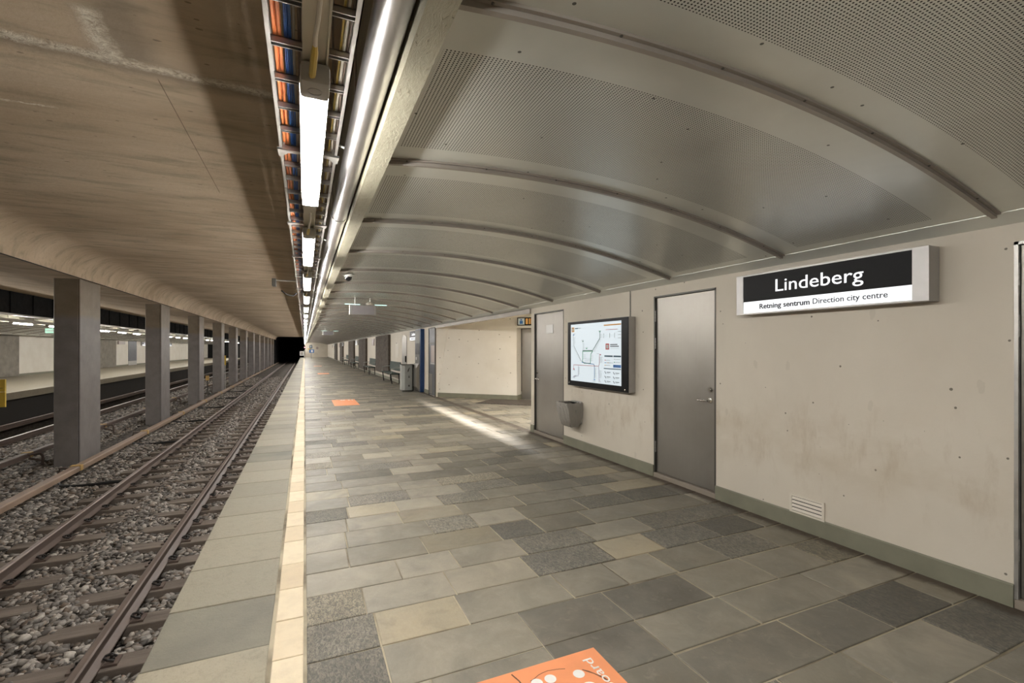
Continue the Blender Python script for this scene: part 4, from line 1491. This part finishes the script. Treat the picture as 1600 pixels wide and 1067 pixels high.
for yy, zz, m_ in ((5.41, 1.395, 'm_red'), (5.20, 1.41, 'm_grey'), (5.41, 1.36, 'm_blue'), (5.34, 1.36, 'm_orange'), (5.20, 1.37, 'm_green'), (5.41, 1.325, 'm_orange')):
    bar(yy, yy - 0.018, zz - 0.006, zz + 0.006, m_, 'legend_dot')
    bar(yy - 0.03, yy - 0.12 if yy > 5.3 else yy - 0.14, zz - 0.003, zz + 0.003, 'm_grey', 'text_line')
for (yy, zz) in ((5.41, 1.226), (5.215, 1.223), (5.41, 1.164), (5.215, 1.163), (5.41, 1.102), (5.215, 1.103)):
    poly([(yy, zz + 0.012), (yy - 0.014, zz), (yy - 0.024, zz - 0.014)], 0.009, 'm_black', 'pictogram')
    bar(yy - 0.045, yy - 0.13, zz + 0.001, zz + 0.008, 'm_black', 'text_line')
    bar(yy - 0.045, yy - 0.10, zz - 0.012, zz - 0.007, 'm_grey', 'text_line')

# ------------------------------------------------------------------ wall basket with liner
t_ = thing('waste_basket', (XW - 0.14, 6.30, 0.36), 'small wall mounted waste basket with a clear liner below the map', 'bin')
def tub(b, x0t, x0b, y0, y1, zt, zb, inset):
    # open top, wall side at XW-0.02, front leaning in to the bottom
    xw = XW - 0.022
    top = [(x0t, y0, zt), (x0t, y1, zt), (xw, y1, zt), (xw, y0, zt)]
    bot = [(x0b, y0 + inset, zb), (x0b, y1 - inset, zb), (xw, y1 - inset, zb + 0.02), (xw, y0 + inset, zb + 0.02)]
    b.add(top + bot, [(0, 1, 5, 4), (1, 2, 6, 5), (2, 3, 7, 6), (3, 0, 4, 7), (4, 5, 6, 7)])
b = MB(); tub(b, 3.615, 3.68, 6.135, 6.465, 0.715, 0.375, 0.035)
tub(b, 3.622, 3.687, 6.142, 6.458, 0.715, 0.385, 0.035)
b.build('basket', M['steelbin'], t_)
b = MB()
nseg = 40
R3 = random.Random(11)
levels = [(0.70, 1.0), (0.728, 1.02), (0.718, 1.05), (0.62, 1.035), (0.50, 1.0), (0.40, 0.88), (0.355, 0.72)]
cx, cy = 3.742, 6.30
for li, (z, s_) in enumerate(levels):
    for k in range(nseg):
        a_ = 2 * PI * k / nseg
        ca, sa = math.cos(a_), math.sin(a_)
        m_ = max(abs(ca), abs(sa))
        x = cx + 0.128 * s_ * ca / m_ ; yv = cy + 0.172 * s_ * sa / m_
        x += (0.715 - z) * 0.16 * (1 if ca < 0 else 0)
        x = min(x, XW - 0.012)
        j = 0.004 if li < 2 else 0.007
        b.v.append((x + R3.uniform(-j, j), yv + R3.uniform(-j, j), z + (R3.uniform(-0.006, 0.006) if li < 3 else R3.uniform(-0.008, 0.008))))
for li in range(len(levels) - 1):
    for k in range(nseg):
        b.f.append((li * nseg + k, li * nseg + (k + 1) % nseg, (li + 1) * nseg + (k + 1) % nseg, (li + 1) * nseg + k)); b.mi.append(0)
b.f.append(tuple((len(levels) - 1) * nseg + k for k in range(nseg))); b.mi.append(0)
b.build('liner', M['liner'], t_, True)
b = MB(); b.box(XW - 0.02, XW - 0.001, 6.16, 6.44, 0.40, 0.74); b.build('wall_bracket', M['galv'], t_)

# ------------------------------------------------------------------ wall vent
t_ = thing('wall_vent', (XW - 0.006, 2.63, 0.145), 'small cream louvre vent low on the wall under the name sign', 'vent')
b = MB()
y0, y1, z0, z1 = 2.505, 2.765, 0.150, 0.275
for a in ((y0 - 0.02, y0, z0 - 0.015, z1 + 0.015), (y1, y1 + 0.02, z0 - 0.015, z1 + 0.015), (y0, y1, z0 - 0.015, z0), (y0, y1, z1, z1 + 0.015)):
    b.box(XW - 0.012, XW - 0.001, *a)
b.build('vent_frame', M['creamp'], t_)
MB().box(XW - 0.003, XW - 0.0005, y0, y1, z0, z1).build('vent_back', M['blackp'], t_)
for k in range(4):
    z = z0 + 0.006 + k * 0.031
    b = MB(); b.prism([(XW - 0.003, z + 0.020), (XW - 0.012, z), (XW - 0.010, z - 0.002), (XW - 0.001, z + 0.018)], y0, y1)
    b.build('slat', M['creamp'], t_)
for (yy, zz) in ((3.13, 1.02), (2.26, 0.93)):
    pass

# ------------------------------------------------------------------ floor stickers
def sticker(x0, x1, y0, y1, label, full=True):
    t_ = thing('floor_sticker', ((x0 + x1) / 2, (y0 + y1) / 2, 0.003), label, 'sticker', 'orange floor stickers')
    MB().box(x0, x1, y0, y1, 0.0015, 0.0035).build('sheet', M['sticker'], t_)
    rot = Matrix(((0, -1, 0), (1, 0, 0), (0, 0, 1)))
    put_text('board', (x1 - 0.06, y1 - 0.29, 0.0045), 0.225, 0.052, M['print'], t_, rot=rot)
    b = MB()
    for (fx, fy) in ((0.385, 0.115), (0.315, 0.115), (0.175, 0.14)):
        b = MB()
        b.lathe((x1 - fx, y1 - fy, 0.0036), [(0.028, 0), (0.028, 0.001)], 20)
        b.build('figure_head', M['print'], t_)
        b = MB()
        b.lathe((x1 - fx, y1 - fy - 0.10, 0.0036), [(0.038, 0), (0.038, 0.001)], 20)
        b.build('figure_body', M['print'], t_)
    b = MB()
    pts = []
    cx_, cy_ = x1 - 0.30, y1 - 0.30
    for k in range(16):
        a_ = 0.25 + k * 0.12
        pts.append((cx_ + 0.235 * math.cos(a_) * 1.0, cy_ + 0.235 * math.sin(a_) * 1.0 + R3.uniform(-0.004, 0.004), 0.0040))
    b.sweep(pts[:6], [0.004, 0.006, 0.005, 0.003, 0.005, 0.003], 5, sy=0.1)
    b.sweep(pts[8:], 0.002, 5, sy=0.1)
    b.sweep([(x1 - 0.47, y1 - 0.015, 0.004), (x1 - 0.455, y1 - 0.07, 0.004), (x1 - 0.45, y1 - 0.16, 0.004)], 0.004, 5, sy=0.1)
    b.build('scuff', M['scuff'], t_)
    return t_


sticker(0.66, 1.369, 1.36, 2.06, 'orange floor sticker cut by the bottom edge of the photo')
sticker(0.74, 1.40, 13.6, 15.2, 'orange floor sticker in the middle of the platform')
sticker(0.74, 1.40, 31.0, 32.4, 'faint orange floor sticker far along the platform')
sticker(0.74, 1.40, 45.0, 46.2, 'farthest orange floor sticker on the platform')

# ------------------------------------------------------------------ camera dome, hanging displays
zc = vault(0.60)
t_ = thing('dome_camera', (0.60, 7.45, zc), 'black dome security camera under the ceiling near the beam', 'camera')
b = MB(); b.lathe((0.60, 7.45, zc), [(0.03, 0.002), (0.085, -0.004), (0.088, -0.014), (0.06, -0.022)], 24); b.build('mount', M['white'], t_, True)
b = MB(); b.lathe((0.60, 7.45, zc), [(0.055, -0.018), (0.054, -0.05), (0.044, -0.078), (0.026, -0.096), (0.006, -0.104)], 24); b.build('dome', M['dome'], t_, True)
b = MB(); b.lathe((0.60, 7.45, zc), [(0.060, -0.018), (0.060, -0.040), (0.057, -0.042), (0.057, -0.018)], 24); b.build('ring', M['white'], t_, True)


def hanging_display(yd, label):
    x0, x1 = 0.90, 1.46
    zt = vault(1.2)
    t_ = thing('hanging_display', ((x0 + x1) / 2, yd, zt), label, 'display', 'displays hanging from the ceiling')
    MB().box(x0, x1, yd, yd + 0.14, 2.30, 2.515, 0.006).build('case', M['alu'], t_)
    MB().box(x0 + 0.045, x1 - 0.045, yd - 0.004, yd + 0.001, 2.315, 2.50).build('back_panel', M['blind'], t_)
    for x in (x0 + 0.12, x1 - 0.12):
        b = MB(); b.sweep([(x, yd + 0.07, 2.51), (x, yd + 0.07, vault(x) + 0.005)], 0.012, 8); b.build('rod', M['galv'], t_)
    for (a, c) in ((x0 - 0.10, x0 + 0.22), (x1 - 0.02, x1 + 0.24)):
        MB().box(a, c, yd + 0.03, yd + 0.06, 2.525, 2.537).build('reflection_strip', M['teal'], t_)  # glowing strips in place of a reflection on the metal ceiling
    s_ = MB(); s_.lathe((x1 - 0.14, yd + 0.02, 2.55), [(0.055, -0.032), (0.075, -0.01), (0.07, 0.02), (0.03, 0.04)], 18)
    s_.build('warning_light', M['creamp'], t_, True)
    return t_


hanging_display(10.84, 'grey hanging train display seen from behind, nearest')
hanging_display(27.5, 'small grey hanging display further along the ceiling')

# small camera on an arm by the lamp row
t_ = thing('track_camera', (-0.55, 8.55, 3.1), 'small dark camera on an arm left of the cable ladder', 'camera')
b = MB(); b.sweep([(TL, 8.5, 2.66), (-0.42, 8.5, 2.66)], 0.012, 8); b.build('arm', M['galv'], t_)
b = MB(); b.box(-0.48, -0.42, 8.42, 8.60, 2.56, 2.68, 0.01); b.build('body', M['darkmetal'], t_)
b = MB(); b.sweep([(-0.36, 8.9, 2.54), (-0.28, 8.95, 2.48), (-0.18, 9.0, 2.47), (TL, 9.0, 2.52)], 0.012, 8); b.build('lead', M['rubber'], t_, True)

# ------------------------------------------------------------------ further along the wall
def wall_box(b, x, y0, y1, z0, z1, c=0.0):
    return b.box(x, XW - 0.001, y0, y1, z0, z1, c)


d = thing('door_5', (XW - 0.02, 15.36, 0), 'steel framed glazed door at the far corner of the side passage', None, None, 'structure')
wall_box(MB(), XW - 0.02, 14.95, 15.78, 0.02, 2.24).build('door_leaf', M['doorgrey'], d)
b = MB()
wall_box(b, XW - 0.035, 14.93, 14.97, 0.0, 2.26); wall_box(b, XW - 0.035, 15.76, 15.80, 0.0, 2.26); wall_box(b, XW - 0.035, 14.93, 15.80, 2.22, 2.26); wall_box(b, XW - 0.035, 14.97, 15.76, 1.72, 1.75)
b.build('door_frame', M['darkmetal'], d)
wall_box(MB(), XW - 0.024, 15.03, 15.5, 1.10, 1.66).build('door_window', M['pinkish'], d)
wall_box(MB(), XW - 0.026, 15.0, 15.55, 1.04, 1.09).build('push_bar', M['galv'], d)
wall_box(MB(), XW - 0.026, 15.35, 15.74, 0.06, 0.72).build('kick_plate', M['steel'], d)

t_ = thing('ticket_machine', (XW - 0.08, 16.95, 0), 'tall blue machine with a steel counter against the wall', 'machine')
wall_box(MB(), 3.745, 16.52, 17.38, 0.02, 2.26, 0.01).build('cabinet', M['navy'], t_)
MB().box(3.735, 3.747, 16.60, 17.36, 1.0, 2.22).build('front_panel', M['darkmetal'], t_)
MB().box(3.730, 3.736, 16.66, 17.30, 1.35, 1.75).build('screen', M['blackp'], t_)
b = MB(); b.prism([(3.62, 0.20), (3.745, 0.02), (3.745, 1.02), (3.70, 1.02), (3.62, 0.86)], 16.60, 17.36); b.build('counter', M['steel'], t_)
MB().box(3.727, 3.736, 17.05, 17.2, 1.15, 1.25).build('card_slot', M['galv'], t_)

t_ = thing('litter_bin', (3.42, 17.35, 0), 'free standing pale metal litter bin before the blue machine', 'bin')
b = MB()
w2 = 0.20
b.prism([(3.42 - w2, 17.35 - 0.10), (3.42 - 0.10, 17.35 - w2), (3.42 + 0.16, 17.35 - w2), (3.42 + w2, 17.35 - 0.16), (3.42 + w2, 17.35 + w2), (3.42 - w2, 17.35 + w2)], 0.05, 0.97, 'z')
b.build('body', M['binlight'], t_)
b = MB(); b.prism([(3.42 + w2 - 0.002, 17.35 - 0.19), (3.42 + w2 + 0.02, 17.35 - 0.17), (3.42 + w2 + 0.02, 17.35 + w2), (3.42 + w2 - 0.002, 17.35 + w2)], 0.02, 0.99, 'z')
b.build('side_frame', M['blackp'], t_)
MB().box(3.21, 3.63, 17.14, 17.56, 0.97, 0.985).build('lid', M['darkmetal'], t_)
MB().box(3.24, 3.60, 17.18, 17.52, 0.0, 0.05).build('foot', M['darkmetal'], t_)
b = MB()
b.add([(3.42, 17.147, 0.78), (3.47, 17.147, 0.86), (3.50, 17.147, 0.87), (3.46, 17.147, 0.74), (3.42, 17.147, 0.70)], [(0, 1, 2, 3, 4)])
b.add([(3.44, 17.147, 0.50), (3.50, 17.147, 0.50), (3.47, 17.147, 0.60)], [(0, 1, 2)])
b.add([(3.44, 17.147, 0.18), (3.50, 17.147, 0.18), (3.50, 17.147, 0.24), (3.44, 17.147, 0.24)], [(0, 1, 2, 3)])
b.build('symbol', M['darkmetal'], t_)

# steel door with an arched head
d = thing('door_6', (XW - 0.02, 20.1, 0), 'narrow steel door with a rounded head beyond the litter bin', None, None, 'structure')
b = MB()
pr = [(19.62, 0.02), (20.62, 0.02)] + [(20.12 + 0.5 * math.cos(PI * k / 12), 2.0 + 0.14 * math.sin(PI * k / 12)) for k in range(13)]
b.prism(pr, XW - 0.02, XW - 0.001, 'x')
b.build('door_leaf', M['steel'], d)
MB().box(XW - 0.06, XW - 0.02, 19.70, 19.76, 1.0, 1.25).build('door_handle', M['blackp'], d)

# relief panels (plain cast relief) and benches
def relief(x, y0, y1, z0, z1, face, mat, label, seed, grp):
    """cast slab with raised folds; face -1 looks to -x"""
    R = np.random.RandomState(seed)
    ny, nz = 40, 26
    Yg = np.linspace(y0, y1, ny)
    Zg = np.linspace(z0, z1, nz)
    H = np.zeros((ny, nz))
    for _ in range(16):
        cy_, cz_ = R.uniform(y0, y1), R.uniform(z0, z1)
        sy_, sz_ = R.uniform(0.12, 0.9), R.uniform(0.1, 0.5)
        H += R.uniform(-0.04, 0.05) * np.exp(-((Yg[:, None] - cy_) / sy_) ** 2 - ((Zg[None] - cz_) / sz_) ** 2)
    H += 0.012 * np.sin(Zg[None] * 22 + 3 * np.sin(Yg[:, None] * 2 + seed))
    H = np.maximum(H, -0.08)
    b = MB()
    for j in range(ny):
        for i in range(nz):
            edge = 0.0 if (i in (0, nz - 1) or j in (0, ny - 1)) else 1.0
            b.v.append((x + face * (0.12 + H[j, i] * edge), Yg[j], Zg[i]))
    for j in range(ny - 1):
        for i in range(nz - 1):
            b.f.append((j * nz + i, j * nz + i + 1, (j + 1) * nz + i + 1, (j + 1) * nz + i)); b.mi.append(0)
    xa, xb_ = (x, x + face * 0.12)
    b.add([(xa, y0, z0), (xb_, y0, z0), (xb_, y0, z1), (xa, y0, z1), (xa, y1, z0), (xb_, y1, z0), (xb_, y1, z1), (xa, y1, z1)],
          [(0, 1, 2, 3), (4, 5, 6, 7), (0, 1, 5, 4), (3, 2, 6, 7), (0, 3, 7, 4)])
    o = b.build('relief_panel', M[mat], None, True)
    return tag(o, label, 'relief', grp)


RL = [(23.7, 28.2), (33.1, 37.6), (41.6, 46.8), (54.2, 58.6), (64.5, 69.5)]
for i, (a, c) in enumerate(RL):
    relief(XW - 0.001, a, c, 0.30 if i == 0 else 0.12, 2.26, -1, 'relief', 'dark cast relief panel on the platform wall, %s along' % names[i], 20 + i, 'dark relief panels on the platform wall')


def make_bench(L_=2.7):
    t_ = thing('bench', (3.62, 0, 0), None, 'bench')
    b = MB(); b.prism([(3.83, 0.56), (3.86, 0.56), (3.875, 0.95), (3.845, 0.96)], 0, L_); b.build('backrest', M['green'], t_)
    for k in range(3):
        b = MB(); b.box(3.44 + k * 0.135, 3.56 + k * 0.135, 0, L_, 0.44, 0.475, 0.006); b.build('seat_slat', M['green'], t_)
    for yy in (0.2, L_ - 0.2):
        b = MB(); b.sweep([(3.46, yy, 0.44), (3.52, yy, 0.01)], 0.022, 8); b.sweep([(3.46, yy, 0.43), (3.85, yy, 0.43)], 0.018, 8); b.sweep([(3.82, yy, 0.43), (3.84, yy, 0.01)], 0.02, 8); b.build('leg', M['blackp'], t_, True)
    for yy in (0.03, L_ - 0.03):
        b = MB(); b.sweep([(3.46, yy, 0.46), (3.46, yy, 0.68), (3.84, yy, 0.72)], 0.018, 8); b.build('armrest', M['binlight'], t_)
    return t_


bench0 = make_bench()
for i, y_ in enumerate((20.9, 28.8, 38.2, 47.5)):
    o = bench0 if i == 0 else copy_tree(bench0)
    o.location.y = y_
    tag(o, ['dark green bench between the litter bin and the first relief panel', 'dark green bench just beyond the first relief panel', 'bench beyond the second relief panel', 'farthest bench on the platform wall'][i], 'bench', 'benches along the platform wall')
for i, y_ in enumerate((29.6, 60.5, 76.0)):
    o = wall_box(MB(), XW - 0.05, y_, y_ + 0.9, 1.75, 2.15).build('wall_sign', M['pinkish'])
    tag(o, 'small brown sign on the wall, %s from the camera' % names[i + 1 if i else 0], 'sign', 'small brown wall signs')
t_ = thing('access_hatch', (XW - 0.01, 21.9, 1.2), 'pale flush hatch in the wall above the first bench', 'hatch')
wall_box(MB(), XW - 0.012, 21.5, 22.3, 1.15, 1.80, 0.003).build('hatch_door', M['creamp'], t_)
MB().box(XW - 0.02, XW - 0.012, 21.9, 22.1, 1.80, 1.825).build('hatch_latch', M['darkmetal'], t_)

# signs at the platform end
t_ = thing('platform_end_sign', (0.95, 84.0, 0), 'post with a blue sign and a dark sign at the platform end', 'sign')
b = MB(); b.sweep([(1.0, 84.1, 0), (1.0, 84.1, 2.3)], 0.06, 8); b.build('post', M['greyc'], t_)
MB().box(0.68, 1.42, 84.0, 84.05, 0.90, 1.45).build('blue_sign', M['m_blue'], t_)
MB().box(0.95, 1.25, 83.97, 84.0, 1.0, 1.35).build('pictogram', M['white'], t_)
MB().box(0.72, 1.15, 84.0, 84.05, 1.62, 2.15).build('dark_sign', M['m_dark'], t_)
MB().box(0.85, 1.0, 83.97, 84.0, 1.75, 2.05).build('pictogram', M['white'], t_)
MB().box(0.45, 0.95, 84.0, 84.04, 1.46, 1.60).build('yellow_sign', M['yellow'], t_)
t_ = thing('track_board', (-0.35, 84.0, 0), 'white framed board on a post at the end of the platform edge', 'sign')
MB().box(-0.72, -0.10, 84.0, 84.06, 0.45, 1.15, 0.01).build('board', M['white'], t_)
MB().box(-0.62, -0.24, 83.98, 84.0, 0.55, 1.05).build('panel', M['greyc'], t_)
b = MB(); b.sweep([(-0.05, 84.05, 0), (-0.05, 84.05, 1.3)], 0.05, 8); b.build('post', M['white'], t_)
t_ = thing('signal_lamp', (0.0, 88.0, 1.8), 'small red signal light at the tunnel mouth', 'signal')
MB().box(-0.12, 0.12, 88.0, 88.15, 1.5, 2.1, 0.02).build('housing', M['blackp'], t_)
b = MB(); b.lathe((0.0, 87.99, 1.8), [(0.07, 0.0), (0.07, 0.03)], 14, 'y'); b.build('lens', M['red_lit'], t_)
b = MB(); b.sweep([(0.0, 88.07, 0), (0.0, 88.07, 1.5)], 0.05, 8); b.build('post', M['blackp'], t_)

# marker posts between the tracks
t_ = thing('marker_post', (-5.02, 11.6, -1.2), 'yellow marker plate on a post, cut by the left edge of the photo', 'marker', 'yellow marker posts between the tracks')
b = MB(); b.box(-5.30, -4.99, 11.56, 11.60, 0.77, 0.995, 0.004); b.box(-5.30, -4.99, 11.56, 11.60, 0.49, 0.765, 0.004); b.build('plate', M['yellow'], t_)
b = MB(); b.box(-5.22, -5.16, 11.6, 11.66, -1.2, 0.98); b.build('post', M['galv'], t_)
MB().box(-5.12, -5.02, 11.555, 11.562, 0.835, 0.841).build('mark', M['darkmetal'], t_)
t_ = thing('marker_post', (-4.95, 37.0, -1.2), 'yellow plate on two thin posts between distant pillars', 'marker', 'yellow marker posts between the tracks')
b = MB(); b.box(-5.08, -4.88, 37.0, 37.04, 0.45, 1.1, 0.004); b.build('plate', M['yellow'], t_)
for x in (-5.03, -4.93):
    b = MB(); b.box(x - 0.02, x + 0.02, 37.04, 37.08, -1.2, 1.0); b.build('post', M['galv'], t_)
t_ = thing('marker_post', (-5.3, 33.0, -1.2), 'low ochre marker on a dark post between the third and fourth pillars', 'marker', 'yellow marker posts between the tracks')
MB().box(-5.40, -5.22, 33.0, 33.04, -0.33, -0.05, 0.004).build('plate', M['ochre'], t_)
b = MB(); b.sweep([(-5.31, 33.05, -1.2), (-5.31, 33.05, -0.1)], 0.035, 8); b.lathe((-5.31, 33.05, -1.2), [(0.2, 0), (0.2, 0.1), (0.08, 0.25)], 12); b.build('post', M['darkmetal'], t_)

# ------------------------------------------------------------------ things on the opposite platform
for i, (a, c, lab) in enumerate(((31.0, 35.6, 'grey cast relief panel on the opposite wall, left of the nearest pillar'), (45.6, 50.6, 'grey cast relief panel on the opposite wall, right of the nearest pillar'))):
    relief(-14.897, a, c, 0.02, 2.28, 1, 'greycon', lab, 40 + i, 'grey relief panels on the opposite wall')
d = thing('door_7', (-14.88, 55.1, 0), 'blue grey door in the opposite wall', None, None, 'structure')
MB().box(-14.9, -14.87, 54.0, 56.3, 0.42, 2.28).build('door_leaf', M['doorgrey'], d)
MB().box(-14.9, -14.865, 54.0, 56.3, 0.03, 0.42).build('kick_plate', M['galv'], d)
o = MB().box(-14.9, -14.8, 51.3, 52.9, 1.95, 2.22).build('wall_sign', M['pinkish'])
tag(o, 'small brown sign high on the opposite wall beside the blue grey door', 'sign')
for i, y_ in enumerate((57.6, 67.5)):
    t_ = thing('station_sign', (-14.8, y_ + 1, 1.87), 'small lit sign on the opposite wall, %s' % ('behind the second pillar' if i == 0 else 'between the second and third pillars'), 'sign', 'lit signs on the opposite wall')
    MB().box(-14.9, -14.77, y_, y_ + 1.51, 1.87, 2.234).build('sign_box', M['alu'], t_)
    MB().box(-14.772, -14.765, y_ + 0.08, y_ + 1.43, 1.985, 2.22).build('black_panel', M['blackp'], t_)
    MB().box(-14.772, -14.765, y_ + 0.08, y_ + 1.43, 1.88, 1.984).build('lit_panel', M['face'], t_)
    put_text('Lindeberg', (-14.762, y_ + 0.40, 2.05), 0.706, 0.112, M['face'], t_, rot=FACE_PLUS, bold=0.008)
t_ = thing('exit_sign', (-11.0, 29.3, 2.6), 'green lit sign hanging over the opposite platform', 'sign')
MB().box(-11.25, -10.85, 29.3, 29.4, 2.30, 2.52, 0.004).build('sign_box', M['green_lit'], t_)
b = MB(); b.sweep([(-11.05, 29.35, 2.52), (-11.05, 29.35, 2.66)], 0.015, 6); b.build('rod', M['galv'], t_)
MB().box(-11.2, -10.9, 29.295, 29.30, 2.38, 2.44).build('arrow', M['white'], t_)
